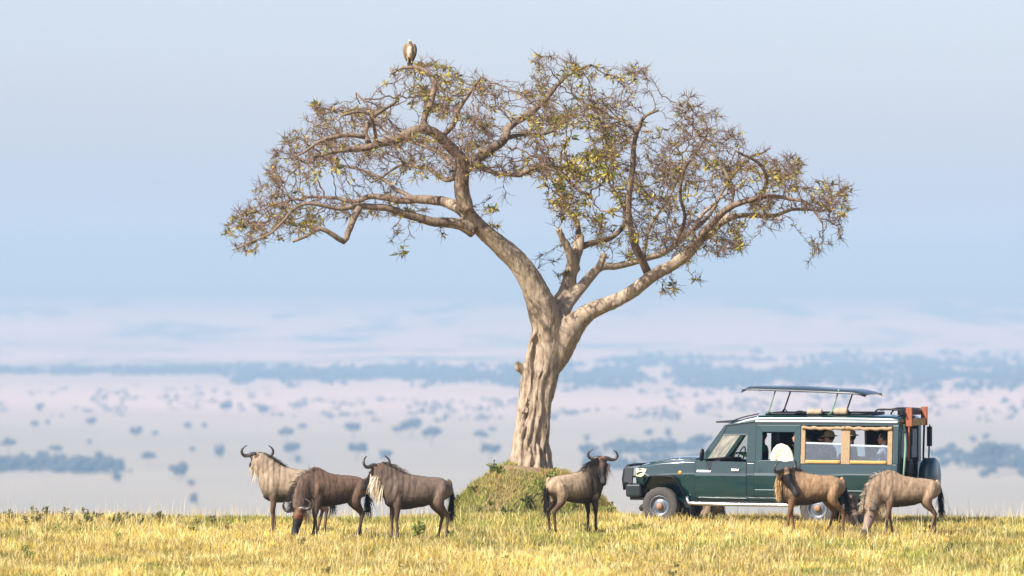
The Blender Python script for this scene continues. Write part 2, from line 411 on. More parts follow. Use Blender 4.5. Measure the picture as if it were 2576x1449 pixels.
# tall dry stalks with seed heads
n2 = 9000
x2, y2 = wedge(n2, 91.5, 126.5, 3.0)
k2 = (((x2 - MC[0]) / 2.4) ** 2 + ((y2 - MC[1]) / 2.2) ** 2 > 1.0) & (fbm(x2 * 0.5, y2 * 0.5, 71, 3) > 0.40)
x2, y2 = x2[k2], y2[k2]; n2 = len(x2)
h2 = rg.uniform(0.18, 0.38, n2) * np.where(rg.uniform(0, 1, n2) < 0.06, 1.5, 1.0)
c2 = pick([(0.80, 0.68, 0.38), (0.70, 0.55, 0.24), (0.55, 0.36, 0.18)], [3, 3, 1], n2, rg)
parts_.append(blades(x2, y2, ground_z(x2, y2), h2, rg.uniform(0.006, 0.010, n2), c2, rg.uniform(0.05, 0.4, n2), rg))
n3 = 900
x3 = rg.uniform(-14, 14, n3); y3 = rg.uniform(117, 123, n3)
k3 = (np.abs(x3 - 0.4) > 2.6) & (fbm(x3 * 0.9, y3 * 0.4, 101, 3) > .44)
x3, y3 = x3[k3], y3[k3]; n3 = len(x3)
parts_.append(blades(x3, y3, ground_z(x3, y3), rg.uniform(.25, .62, n3), rg.uniform(.005, .008, n3), pick([(0.80, 0.70, 0.42), (0.70, 0.55, 0.28)], [1, 1], n3, rg), rg.uniform(.05, .35, n3), rg))
Vs, Qs, Ts, Cs = [], [], [], []; off = 0
for (V, Q, T, Cc) in parts_:
    Vs.append(V); Qs.append(Q + off); Ts.append(T + off); Cs.append(Cc); off += len(V)
M_GRASS = mat_tint('dry_grass', rough=0.7, noise=0.12, scale=1.2, trans=0.30, spec=0.25)
g = link_mesh('grass', np_mesh('grass', np.concatenate(Vs), [np.concatenate(Qs), np.concatenate(Ts)], np.concatenate(Cs)), M_GRASS)
tag(g, 'dry yellow savanna grass with green patches on the rise', 'grass', kind='stuff')

# green cover on the mound
n = 54000
th = rg.uniform(0, 2 * math.pi, n); rr = np.sqrt(rg.uniform(0, 1, n))
x = MC[0] + np.cos(th) * rr * 3.05; y = MC[1] + np.sin(th) * rr * 2.8
cov = fbm(x * 1.5 + 4, y * 1.5, 83, 3)
keep = ((cov > 0.36) & (rr > .24)) | (rr > 0.38) | (cov > .50)
x, y = x[keep], y[keep]; rr = rr[keep]; n = len(x)
cn = fbm(x * 1.3, y * 1.3, 93, 3)
col = np.where((rg.uniform(0, 1, n) < np.clip((cn - .28) * 3.0, .28, .85))[:, None], pick([(0.24, 0.30, 0.055), (0.33, 0.36, 0.07), (0.15, 0.20, 0.045), (0.42, 0.40, 0.09)], [3, 3, 1.8, 2.4], n, rg),
               pick([(0.60, 0.46, 0.16), (0.50, 0.38, 0.14), (0.36, 0.24, 0.11)], [3, 2, 2], n, rg))
V, Q, T, Cc = blades(x, y, surf_z(x, y), rg.uniform(0.05, 0.17, n) * (0.7 + 0.6 * rr), rg.uniform(0.010, 0.020, n), col, rg.uniform(0.2, 0.9, n), rg)
g = link_mesh('mound_grass', np_mesh('mound_grass', V, [Q, T], Cc), M_GRASS)
tag(g, 'short green grass and herbs covering the earth mound', 'grass', kind='stuff')

# ------------------------------------------------------------------ leafy plants
M_LEAFY = mat_tint('herb_leaf', rough=0.6, noise=0.2, scale=9, trans=0.25, spec=0.35)
M_STEM = mat_plain('herb_stem', (0.16, 0.13, 0.05), 0.8)
def leaf_quads(P, D, Ln, Wd, rng):
    """diamond leaves with a fold: P base, D direction (unit)"""
    n = len(P)
    ref = rng.normal(0, 1, (n, 3)); S = np.cross(D, ref); S /= np.linalg.norm(S, axis=1)[:, None] + 1e-9
    Nn = np.cross(S, D)
    mid = P + D * (Ln * 0.5)[:, None] - Nn * (Wd * 0.18)[:, None]
    tip = P + D * Ln[:, None]
    V = np.stack([P, mid + S * (Wd * .5)[:, None] + Nn * (Wd * .3)[:, None], tip, mid - S * (Wd * .5)[:, None] + Nn * (Wd * .3)[:, None], mid], 1).reshape(-1, 3)
    o = (np.arange(n) * 5)[:, None, None]
    T = (o + np.array([[[0, 1, 4], [1, 2, 4], [2, 3, 4], [3, 0, 4]]])).reshape(-1, 3)
    return V, T
def herb_meshes(h, spread, nst, nlf, cols, seed, leaf=0.05):
    r = np.random.default_rng(seed)
    SV, SF, off = [], [], 0; P, D = [], []
    for i in range(nst):
        a = r.uniform(0, 2 * math.pi); e = r.uniform(0.2, 1.0) * spread
        p0 = np.array([0, 0, -0.03]); p2 = np.array([math.cos(a) * e, math.sin(a) * e, h * r.uniform(.6, 1)])
        p1 = (p0 + p2) / 2 + np.array([0, 0, h * .12])
        V, F = tube_np([p0, p1, p2], [0.006, 0.005, 0.003], 4); SV.append(V); SF.append(F + off); off += len(V)
        for j in range(nlf):
            t = r.uniform(.3, 1); q = p0 * (1 - t) ** 2 + 2 * t * (1 - t) * p1 + t * t * p2
            P.append(q); d = r.normal(0, 1, 3); d[2] = abs(d[2]) * .5 + .1; D.append(d / np.linalg.norm(d))
    P = np.array(P); D = np.array(D); n = len(P)
    V, T = leaf_quads(P, D, r.uniform(.6, 1.3, n) * leaf, r.uniform(.6, 1.2, n) * leaf * .5, r)
    C = np.repeat(pick(cols, [1] * len(cols), n, r), 5, axis=0)
    return np_mesh('leaves', V, T, C), np_mesh('stems', np.concatenate(SV), np.concatenate(SF))
DARKG = [(0.05, 0.07, 0.02), (0.09, 0.115, 0.03), (0.15, 0.17, 0.04)]
MIDG = [(0.30, 0.33, 0.07), (0.10, 0.17, 0.03), (0.17, 0.25, 0.045), (0.25, 0.31, 0.06)]
HERBS = []
for i, (hh, sp, cols) in enumerate([(.17, .12, DARKG), (.13, .16, DARKG), (.24, .10, DARKG), (.20, .14, MIDG)]):
    a, c = herb_meshes(hh, sp, 7, 12, cols, 100 + i, 0.055); a.materials.append(M_LEAFY); c.materials.append(M_STEM); HERBS.append((a, c))
def place_herb(k, loc, rz, s, name, label, group=None, cat='plant'):
    e = empty(name, loc, rz); e.scale = (s, s, s); tag(e, label, cat, group)
    for nm, me in zip(('leaves', 'stem'), HERBS[k]):
        o = bpy.data.objects.new(nm, me); COL.objects.link(o); o.parent = e
    return e
rw = np.random.default_rng(33)
# the dark low scrub at the left end of the rise, then weeds scattered through the grass
spots = [(rw.uniform(-20, 430), rw.uniform(1283, 1312)) for _ in range(26)] + [(rw.uniform(100, 2500), rw.uniform(1288, 1330)) for _ in range(26)] + \
        [(rw.uniform(-40, 2620), rw.uniform(1325, 1440)) for _ in range(26)]
for i, (u, v) in enumerate(spots):
    Y = FU * 4.88 / (v - 700.4); X = (u - 1288) / FU * Y
    dark = i < 26
    place_herb(int(rw.integers(0, 4 if not dark else 3)), (X, Y, float(ground_z(X, Y))), rw.uniform(0, 6), rw.uniform(.8, 1.35) if dark else rw.uniform(.5, 1.0),
               'scrub_plant' if dark else 'weed', 'low dark green scrub plant where the grass thins out far from the tree' if dark else 'small dark green leafy weed standing in the yellow grass',
               'dark scrub in the grass' if dark else 'weeds in the grass')
def at_ground(u, Y):
    X = (u - 1288) / FU * Y
    return (X, Y, float(surf_z(np.array([X]), np.array([Y]))[0]))
place_herb(3, at_ground(1050, 110.5), 0.4, 1.7, 'sapling', 'single fresh green sapling beneath the white bearded wildebeest')
place_herb(3, at_ground(1240, 125.6), 1.2, 1.35, 'sprig', 'lone green sprig standing on the bare shoulder of the mound')
place_herb(3, at_ground(1392, 124.9), 2.0, 2.0, 'bush', 'bright green bush against the shaded side of the trunk')
place_herb(3, at_ground(1362, 124.7), 0.2, 1.5, 'bush', 'low bright green bush at the front of the trunk base')
place_herb(1, at_ground(1330, 124.3), 2.0, 2.2, 'bush', 'dark green bush on the mound in front of the roots')
place_herb(0, at_ground(1275, 124.0), 0.9, 1.6, 'bush', 'dark green tuft on the sunny slope of the mound')
place_herb(3, at_ground(1535, 124.6), 1.0, 2.0, 'bush', 'green bush between the mound and the bull bar of the vehicle')
place_herb(1, at_ground(1408, 123.6), 0.0, 1.8, 'bush', 'dark green tuft behind the rump of the wildebeest under the tree')

for i in range(12):
    a_ = rw.uniform(0, 2 * math.pi); r_ = rw.uniform(.5, 2.3); X = MC[0] + math.cos(a_) * r_; Y = MC[1] - abs(math.sin(a_)) * r_
    place_herb(int(rw.choice([0, 1, 3, 3])), (X, Y, float(surf_z(np.array([X]), np.array([Y]))[0])), rw.uniform(0, 6), rw.uniform(.6, 1.3), 'mound_herb', 'small leafy herb growing on the slope of the earth mound', 'herbs on the mound')
# ------------------------------------------------------------------ the umbrella tree
# limbs traced in study pixels: (u, v, half width, depth offset in m); depth is real, the tree is as deep as it is wide
UP = TREE_Y / FU
def z7(x, y): return (1127 + x * .5277, 483 + y * .5277)
def z5(x, y): return (547.4 + x * .32226, 96.6 + y * .32226)
def z6(x, y): return (1328.3 + x * .41116, 177.1 + y * .41116)
def zl(x, y): return (1127 + x * .37231, 265.7 + y * .37231)
def TR(fn, k, pts, d0, d1):
    n = len(pts); out = []
    for i, (a, b_, r) in enumerate(pts):
        u, v = fn(a, b_); t = i / max(1, n - 1)
        out.append((u, v, r * k, d0 + (d1 - d0) * t))
    return out
LIMBS = {}
LIMBS['trunk'] = TR(z7, .5277, [(398, 1345, 96), (398, 1290, 90), (403, 1200, 82), (411, 1100, 78), (420, 1000, 77), (438, 900, 79), (460, 800, 83), (487, 700, 90), (505, 640, 84), (515, 600, 60), (520, 570, 22)], 0, 0)
LIMBS['A'] = TR(z7, .5277, [(490, 760, 60), (487, 690, 76), (466, 615, 74), (440, 530, 68), (403, 440, 62), (360, 375, 57), (310, 312, 52), (255, 262, 46), (203, 216, 42), (152, 172, 38), (112, 122, 33), (80, 70, 32), (72, 20, 31)], 0, -1.1)
LIMBS['A2'] = TR(z5, .32226, [(1940, 1330, 60), (1905, 1200, 58), (1905, 1080, 58), (1925, 990, 56), (1900, 930, 46), (1830, 865, 45), (1760, 795, 42), (1690, 745, 40), (1600, 712, 38), (1500, 740, 38), (1380, 790, 36), (1250, 830, 33), (1150, 858, 28), (1000, 872, 20), (870, 892, 14), (760, 930, 9)], -1.1, -2.6)
LIMBS['A2b'] = TR(z5, .32226, [(1925, 1000, 50), (1990, 960, 44), (2060, 912, 40), (2150, 850, 38), (2245, 790, 34), (2265, 710, 30), (2330, 655, 29), (2420, 600, 27), (2500, 540, 25), (2560, 480, 23), (2620, 400, 20), (2690, 330, 16), (2800, 250, 12), (2920, 210, 8)], -1.15, 1.0)
LIMBS['A1'] = TR(z5, .32226, [(1960, 1380, 60), (1880, 1320, 46), (1800, 1285, 42), (1700, 1262, 38), (1560, 1258, 34), (1420, 1262, 30), (1290, 1245, 26), (1180, 1240, 22), (1060, 1275, 18), (930, 1250, 14), (780, 1240, 10)], -1.0, 0.8)
LIMBS['B1'] = TR(z5, .32226, [(2000, 1500, 60), (1900, 1455, 44), (1790, 1438, 40), (1700, 1430, 36), (1560, 1400, 32), (1450, 1370, 29), (1350, 1335, 27), (1200, 1318, 25), (1080, 1305, 22), (960, 1330, 17), (800, 1300, 14), (680, 1290, 13), (590, 1345, 12), (500, 1440, 11), (400, 1530, 8), (250, 1600, 6), (110, 1650, 4)], -.9, -2.8)
LIMBS['droop'] = [(905, 522, 8.5, -2.0), (892, 545, 8.5, -2.1), (876, 585, 8, -2.25), (863, 611, 7.5, -2.35), (838, 592, 6.5, -2.5), (803, 574, 5.5, -2.6), (770, 592, 4.5, -2.7), (736, 608, 3.2, -2.8)]
LIMBS['A2up'] = TR(z5, .32226, [(1690, 745, 34), (1605, 665, 28), (1622, 590, 26), (1660, 520, 24), (1690, 400, 24), (1700, 335, 21), (1645, 270, 19), (1560, 232, 15), (1450, 225, 11), (1350, 275, 8)], -1.7, -1.3)
LIMBS['A2up2'] = TR(z5, .32226, [(1740, 775, 22), (1835, 680, 20), (1880, 560, 17), (1950, 455, 14), (2010, 375, 10), (2060, 300, 7)], -1.6, -2.8)
LIMBS['lup1'] = TR(z5, .32226, [(1200, 845, 24), (1150, 745, 21), (1190, 645, 19), (1235, 590, 17), (1330, 530, 13), (1410, 480, 9)], -2.2, -1.5)
LIMBS['lup2'] = TR(z5, .32226, [(1240, 835, 18), (1232, 755, 15), (1220, 680, 14), (1190, 600, 12), (1080, 570, 10), (960, 600, 7)], -2.2, -3.4)
LIMBS['lleft'] = TR(z5, .32226, [(1150, 770, 20), (1010, 750, 19), (880, 772, 16), (780, 815, 13), (690, 880, 10), (620, 920, 6)], -2.3, -2.9)
LIMBS['A3'] = TR(z5, .32226, [(1890, 1060, 26), (1780, 1105, 20), (1660, 1020, 16), (1540, 1005, 14), (1440, 990, 12), (1330, 1050, 9), (1200, 1130, 6)], -1.2, .9)
LIMBS['A4'] = TR(zl, .37231, [(160, 385, 20), (300, 450, 15), (400, 462, 14), (490, 470, 16), (545, 435, 17), (620, 405, 17), (700, 430, 16), (790, 490, 14), (880, 570, 11), (960, 600, 8)], -1.1, -2.2)
LIMBS['C'] = TR(z7, .5277, [(490, 850, 40), (525, 760, 62), (572, 672, 62), (620, 612, 50), (668, 574, 42), (725, 545, 38), (800, 518, 34), (870, 480, 33), (930, 432, 31), (990, 392, 29), (1060, 358, 27), (1112, 322, 27), (1160, 288, 26), (1202, 232, 25), (1250, 188, 23), (1300, 145, 21), (1375, 110, 18)], 0.05, -1.4)
LIMBS['C1'] = TR(z6, .41116, [(1060, 1010, 27), (1110, 955, 24), (1200, 862, 20), (1300, 812, 18), (1400, 780, 16), (1500, 768, 14), (1600, 782, 12), (1690, 800, 10), (1750, 870, 8), (1800, 935, 6)], -1.4, -2.4)
LIMBS['C2'] = TR(z6, .41116, [(1100, 960, 22), (1180, 922, 18), (1300, 888, 15), (1450, 890, 14), (1535, 878, 12), (1610, 850, 10), (1720, 850, 8), (1850, 860, 6)], -1.3, -.2)
LIMBS['C3'] = TR(z6, .41116, [(1400, 782, 14), (1442, 735, 14), (1458, 660, 13), (1430, 585, 11), (1350, 530, 9), (1270, 490, 7)], -1.9, -2.9)
LIMBS['D'] = TR(z6, .41116, [(735, 1245, 26), (712, 1195, 25), (662, 1090, 25), (632, 980, 20), (616, 860, 18), (622, 740, 18), (640, 600, 17), (650, 480, 16), (660, 400, 15), (685, 340, 13), (720, 280, 10), (800, 240, 8)], -.6, -1.7)
LIMBS['D2'] = TR(z6, .41116, [(665, 385, 13), (600, 318, 12), (540, 292, 11), (450, 268, 10), (340, 205, 8), (270, 145, 6)], -1.6, -.6)
LIMBS['E'] = TR(z6, .41116, [(165, 1560, 66), (200, 1500, 56), (248, 1420, 42), (320, 1335, 32), (390, 1250, 29), (450, 1200, 26), (520, 1200, 22), (600, 1180, 21), (700, 1155, 21), (800, 1128, 20), (880, 1080, 19), (930, 1045, 16), (1000, 980, 14), (1060, 890, 12), (1150, 800, 9), (1240, 740, 7)], .1, 1.9)
LIMBS['stub'] = TR(z6, .41116, [(430, 1215, 24), (455, 1160, 23), (467, 1112, 19)], .35, .35)
LIMBS['E2'] = TR(z6, .41116, [(705, 1150, 13), (730, 1010, 11), (775, 905, 9), (850, 800, 7), (930, 640, 6), (945, 540, 5)], 1.0, 2.0)
LIMBS['B'] = TR(z6, .41116, [(140, 1590, 76), (165, 1520, 70), (192, 1440, 60), (235, 1340, 50), (262, 1230, 44), (285, 1140, 40), (310, 1060, 33), (312, 1005, 29)], .3, .8)
LIMBS['B2'] = TR(z6, .41116, [(290, 1230, 36), (268, 1160, 32), (225, 1060, 25), (182, 965, 21)], .6, .2)
LIMBS['B3'] = TR(z6, .41116, [(315, 1085, 22), (380, 1060, 19), (450, 1042, 18), (510, 1020, 16), (580, 955, 14), (600, 880, 12), (560, 780, 10), (500, 690, 8), (430, 560, 6)], .8, 2.4)
LIMBS['B4'] = TR(z6, .41116, [(305, 1040, 20), (300, 940, 16), (220, 800, 12), (140, 650, 9), (60, 520, 7)], .8, 2.6)
LIMBS['Cs'] = TR(z6, .41116, [(900, 1060, 13), (960, 900, 11), (930, 760, 10), (960, 600, 8), (1060, 460, 6), (1090, 390, 5)], -.9, -2.4)
LIMBS['F'] = TR(z6, .41116, [(1240, 850, 12), (1255, 720, 10), (1200, 600, 8), (1100, 480, 7), (1000, 330, 6), (900, 200, 5)], -1.6, -.5)
LIMBS['G'] = TR(z6, .41116, [(1000, 985, 14), (1100, 900, 11), (1220, 700, 9), (1330, 560, 7), (1480, 480, 5)], 1.5, 3.0)
LIMBS['H'] = TR(z5, .32226, [(1560, 1262, 20), (1400, 1180, 15), (1250, 1080, 12), (1000, 1000, 9), (800, 940, 7), (640, 960, 5)], 0.2, 2.8)
LIMBS['I'] = TR(zl, .37231, [(390, 225, 17), (500, 190, 13), (620, 200, 11), (740, 150, 8), (840, 60, 6)], -.5, 2.6)
LIMBS['J'] = TR(z5, .32226, [(1905, 1100, 26), (1840, 1000, 18), (1740, 900, 14), (1560, 820, 11), (1340, 760, 9), (1200, 560, 7), (1080, 420, 5)], -1.2, 2.4)

def limb_world(pts):
    return [(px(u, v, TREE_Y + d), r * (TREE_Y + d) / FU) for (u, v, r, d) in pts]

def resample(P, Rr, step):
    """Catmull-Rom through control points"""
    P = np.array(P); Rr = np.array(Rr); out = []; rad = []
    n = len(P)
    for i in range(n - 1):
        p0 = P[max(i - 1, 0)]; p1 = P[i]; p2 = P[i + 1]; p3 = P[min(i + 2, n - 1)]
        m_ = max(1, int(np.linalg.norm(p2 - p1) / step))
        for j in range(m_):
            t = j / m_
            out.append(0.5 * ((2 * p1) + (-p0 + p2) * t + (2 * p0 - 5 * p1 + 4 * p2 - p3) * t * t + (-p0 + 3 * p1 - 3 * p2 + p3) * t ** 3))
            rad.append(Rr[i] * (1 - t) + Rr[i + 1] * t)
    out.append(P[-1]); rad.append(Rr[-1])
    return np.array(out), np.array(rad)

def loft(P, rad, n=10, shape=None, cap=True, ref=(0, 1, 0)):
    """tube with parallel-transported frames; shape(i, th) scales the radius; rad scalar or (a, b) per ring"""
    P = np.asarray(P, float); k = len(P)
    T = np.gradient(P, axis=0); T /= np.linalg.norm(T, axis=1)[:, None] + 1e-12
    a = np.array(ref, float); a -= T[0] * a.dot(T[0]); a /= np.linalg.norm(a) + 1e-12
    V = []; th = np.arange(n) * 2 * math.pi / n
    for i in range(k):
        a = a - T[i] * a.dot(T[i]); a /= np.linalg.norm(a) + 1e-12
        bvec = np.cross(T[i], a)
        ra, rb = (rad[i] if np.ndim(rad[i]) else (rad[i], rad[i]))
        sh = np.array([shape(i, q) for q in th]) if shape else np.ones(n)
        V.append(P[i] + (np.cos(th) * ra * sh)[:, None] * a + (np.sin(th) * rb * sh)[:, None] * bvec)
    V = np.concatenate(V); F = []
    for i in range(k - 1):
        for q in range(n):
            F.append((i * n + q, i * n + (q + 1) % n, (i + 1) * n + (q + 1) % n, (i + 1) * n + q))
    if cap:
        V = np.concatenate([V, [P[0] - T[0] * 0.0, P[-1] + T[-1] * 0.0]]); c0 = k * n; c1 = c0 + 1
        for q in range(n):
            F.append((c0, (q + 1) % n, q)); F.append((c1, (k - 1) * n + q, (k - 1) * n + (q + 1) % n))
    return V, F

def join_lofts(lst):
    V, F, off = [], [], 0
    for v, f in lst:
        V.append(v); F += [tuple(i + off for i in q) for q in f]; off += len(v)
    return np.concatenate(V), F

def remeshed(name, V, F, voxel, smooth=3, factor=0.5):
    """union of overlapping closed shapes as one continuous skin"""
    me = bpy.data.meshes.new(name); me.from_pydata([tuple(v) for v in V], [], F); me.update()
    bm = bmesh.new(); bm.from_mesh(me); bmesh.ops.recalc_face_normals(bm, faces=bm.faces); bm.to_mesh(me); bm.free()
    o = bpy.data.objects.new(name, me); COL.objects.link(o)
    md = o.modifiers.new('r', 'REMESH'); md.mode = 'VOXEL'; md.voxel_size = voxel; md.adaptivity = 0.0
    if smooth:
        s_ = o.modifiers.new('s', 'SMOOTH'); s_.factor = factor; s_.iterations = smooth
    dg = bpy.context.evaluated_depsgraph_get(); dg.update()
    out = bpy.data.meshes.new_from_object(o.evaluated_get(dg))
    out.name = name
    bpy.data.objects.remove(o); bpy.data.meshes.remove(me)
    out.polygons.foreach_set('use_smooth', np.ones(len(out.polygons), dtype=bool))
    return out

def verts_np(me):
    a = np.empty(len(me.vertices) * 3, dtype=np.float32); me.vertices.foreach_get('co', a); return a.reshape(-1, 3).astype(float)
def normals_np(me):
    a = np.empty(len(me.vertices) * 3, dtype=np.float32); me.vertex_normals.foreach_get('vector', a); return a.reshape(-1, 3).astype(float)

# bark
m, t, N, L, b = new_mat('pale_bark')
b.inputs['Roughness'].default_value = 0.9; b.inputs['Specular IOR Level'].default_value = 0.15
tc = N.new('ShaderNodeTexCoord'); mp = N.new('ShaderNodeMapping'); mp.inputs['Scale'].default_value = (7, 7, 1.6); L.new(tc.outputs['Object'], mp.inputs[0])
n1 = N.new('ShaderNodeTexNoise'); n1.inputs['Scale'].default_value = 2.2; n1.inputs['Detail'].default_value = 10; n1.inputs['Roughness'].default_value = 0.66; n1.inputs['Distortion'].default_value = 0.6; L.new(mp.outputs[0], n1.inputs['Vector'])
n2 = N.new('ShaderNodeTexNoise'); n2.inputs['Scale'].default_value = 2.2; n2.inputs['Detail'].default_value = 5; L.new(tc.outputs['Object'], n2.inputs['Vector'])
r1 = N.new('ShaderNodeValToRGB'); e = r1.color_ramp.elements
e[0].position = 0.34; e[0].color = (0.13, 0.095, 0.07, 1); e[1].position = 0.66; e[1].color = (0.47, 0.38, 0.28, 1)
q_ = e.new(0.47); q_.color = (0.36, 0.28, 0.20, 1)
L.new(n1.outputs[0], r1.inputs[0])
mx = N.new('ShaderNodeMix'); mx.data_type = 'RGBA'; mx.blend_type = 'MULTIPLY'; mx.inputs[0].default_value = 0.6
r2 = N.new('ShaderNodeValToRGB'); e = r2.color_ramp.elements; e[0].position = .3; e[0].color = (0.62, 0.58, 0.56, 1); e[1].position = .62; e[1].color = (1, 1, 1, 1)
L.new(n2.outputs[0], r2.inputs[0]); L.new(r1.outputs[0], mx.inputs[6]); L.new(r2.outputs[0], mx.inputs[7]); L.new(mx.outputs[2], b.inputs['Base Color'])
bp = N.new('ShaderNodeBump'); bp.inputs['Strength'].default_value = 0.9; bp.inputs['Distance'].default_value = 0.03
L.new(n1.outputs[0], bp.inputs['Height']); L.new(bp.outputs[0], b.inputs['Normal'])
M_BARK = m
M_BARKUP = m.copy(); M_BARKUP.name = 'shaded_upper_bark'  # bark copy darkened to paint crown shade onto the limbs
for nd in M_BARKUP.node_tree.nodes:
    if nd.type == 'VALTORGB' and nd.color_ramp.elements[-1].color[0] < .9:
        for e in nd.color_ramp.elements: e.color = (e.color[0] * .58, e.color[1] * .54, e.color[2] * .52, 1)
M_TWIG = mat_plain('twig_bark', (0.165, 0.105, 0.072), 0.85, noise=0.3, scale=2.0, spec=0.2)

TB = px(1338, 1185, TREE_Y)
tree = empty('umbrella_tree', TB)
tag(tree, 'large flat crowned tree with thick pale fluted trunk on an earth mound', 'tree')
TBn = np.array(TB)
# trunk and the three great forks as one skin
shapes = []
def flute(amp, ph):
    def f(i, th):
        k = max(0.25, 1 - i * 0.011); th = th + .35 * math.sin(i * .11 + ph)
        return 1 + amp * k * (0.75 * math.cos(3 * th + ph + i * .05) + 0.55 * math.cos(5 * th + 1.3 + i * .09) + 0.35 * math.cos(8 * th + 2.1 - i * .06))
    return f
for nm, stop in (('trunk', None), ('A', None), ('C', 11), ('E', 8), ('B', None), ('B2', None), ('stub', None), ('A2', 5), ('A1', 3), ('B1', 3), ('A2b', 3)):
    w_ = limb_world(LIMBS[nm][:stop])
    P, Rr = resample([p for p, r in w_], [r for p, r in w_], 0.07)
    shapes.append(loft(P - TBn, Rr, 28 if nm == 'trunk' else 16, flute(0.115, 0.6) if nm == 'trunk' else flute(0.05, len(nm) + ord(nm[0]))))
# burl on the left of the trunk, root flares
kp = np.array([px(1322, 935, TREE_Y), px(1305, 922, TREE_Y - .1), px(1303, 912, TREE_Y - .1)]) - TBn
shapes.append(loft(kp, [0.10, 0.085, 0.05], 10))
for (u0, v0, u1, v1, d0, r0) in ((1318, 1090, 1306, 1195, -.30, .12), (1350, 1100, 1356, 1205, -.38, .10), (1370, 1110, 1376, 1200, -.22, .11), (1334, 1080, 1330, 1200, -.36, .10), (1372, 1090, 1384, 1195, .1, .11), (1308, 1090, 1298, 1190, 0, .12)):
    a = np.array(px(u0, v0, TREE_Y + d0 * .75)) - TBn; c = np.array(px(u1, v1, TREE_Y + d0 * 1.15)) - TBn
    shapes.append(loft(np.array([a + (c - a) * q for q in (0, .35, .7, 1.0)]), [r0 * .5, r0 * .85, r0, r0 * 1.15], 10))
# twisting ribs climbing the trunk front
for k_, (ua, ub) in enumerate(((1310, 1352), (1330, 1392), (1362, 1420))):
    pts, rr_ = [], []
    for q in range(12):
        t_ = q / 11; v_ = 1190 - 400 * t_
        u_ = ua + (ub - ua) * t_ ** 1.4 + 7 * math.sin(q * 1.3 + k_ * 2)
        cu = 1337 + 56 * max(0, t_ - .25) ** 1.5 * 1.0; hw = 0.34
        dd = math.sqrt(max(0.02, 1 - ((u_ - cu) / 50) ** 2)) * hw
        pts.append(np.array(px(u_, v_, TREE_Y - dd)) - TBn); rr_.append(0.048 + 0.018 * math.sin(q * .9 + k_))
    shapes.append(loft(np.array(pts), rr_, 8))
V, F = join_lofts(shapes)
me = remeshed('trunk', V, F, 0.028, 3)
vv = verts_np(me); nn = normals_np(me)
lowf = np.clip((4.0 - vv[:, 2]) / 3.0, 0.25, 1)
ang = np.arctan2(vv[:, 1], vv[:, 0] - 0.13 * vv[:, 2])
wz = fbm(vv[:, 2] * .9 + 3, vv[:, 0] * 1.1, 15, 3)
rid = fbm(ang * 2.3 + 20 + 2.2 * wz, vv[:, 2] * .8 + 0.6 * vv[:, 0], 7, 4) - .47
crev = -np.clip(.10 - np.abs(fbm(ang * 1.9 + 41 + 2.6 * wz, vv[:, 2] * .55, 17, 3) - .46), 0, .1) * 1.3
rid2 = fbm(vv[:, 0] * 9 + 50, vv[:, 2] * 5 + vv[:, 1] * 6, 8, 3) - .45
vv = vv + nn * (rid * 0.13 * lowf + crev * .75 * lowf + rid2 * 0.04)[:, None]
me.vertices.foreach_set('co', vv.astype(np.float32).ravel()); me.update()
link_mesh('trunk', me, M_BARK, tree)

# remaining limbs: one branch each
NODES_P, NODES_R, NODES_PAR = [], [], []
for nm, pts in LIMBS.items():
    w_ = limb_world(pts)
    P, Rr = resample([p for p, r in w_], [r for p, r in w_], 0.12)
    wob = np.random.default_rng(len(nm) * 7 + ord(nm[0])).normal(0, 1, P.shape)
    ker = np.ones(3) / 3
    wob = np.stack([np.convolve(wob[:, c], ker, 'same') for c in range(3)], -1)
    fade = np.clip(np.arange(len(P)) / 6, 0, 1)[:, None]
    P2 = P + wob * fade * 0.018
    if nm not in ('trunk', 'A', 'B', 'B2', 'stub'):
        V, F = loft(P2 - TBn, Rr, 9, flute(0.05, ord(nm[0])))
        o = mesh_obj('branch', V, F, M_BARK if nm in ('C', 'E') else M_BARKUP, tree, smooth=True)
    if nm not in ('trunk',):
        b0 = len(NODES_P)
        for i in range(len(P2)):
            NODES_P.append(P2[i]); NODES_R.append(Rr[i]); NODES_PAR.append(b0 + i - 1 if i else -1)

# ---- crown: branches grow towards points spread through the umbrella's volume
TOP = np.array([(560, 575), (580, 545), (600, 520), (640, 470), (670, 415), (700, 358), (760, 288), (800, 238), (860, 212), (905, 158), (1000, 150), (1100, 128), (1200, 132), (1300, 122), (1400, 118), (1500, 128), (1560, 160), (1630, 152), (1650, 235), (1700, 228), (1750, 218), (1800, 262), (1850, 305), (1900, 332), (1950, 342), (1990, 382), (2060, 428), (2115, 432), (2150, 485), (2170, 530)], float)
BOT = np.array([(560, 600), (600, 640), (650, 640), (700, 600), (780, 600), (830, 560), (900, 560), (1000, 560), (1080, 530), (1120, 500), (1150, 460), (1200, 425), (1260, 455), (1330, 440), (1380, 530), (1450, 600), (1560, 640), (1650, 655), (1750, 675), (1800, 655), (1900, 620), (1950, 600), (2000, 615), (2060, 655), (2120, 610), (2170, 560)], float)
rt = np.random.default_rng(77)
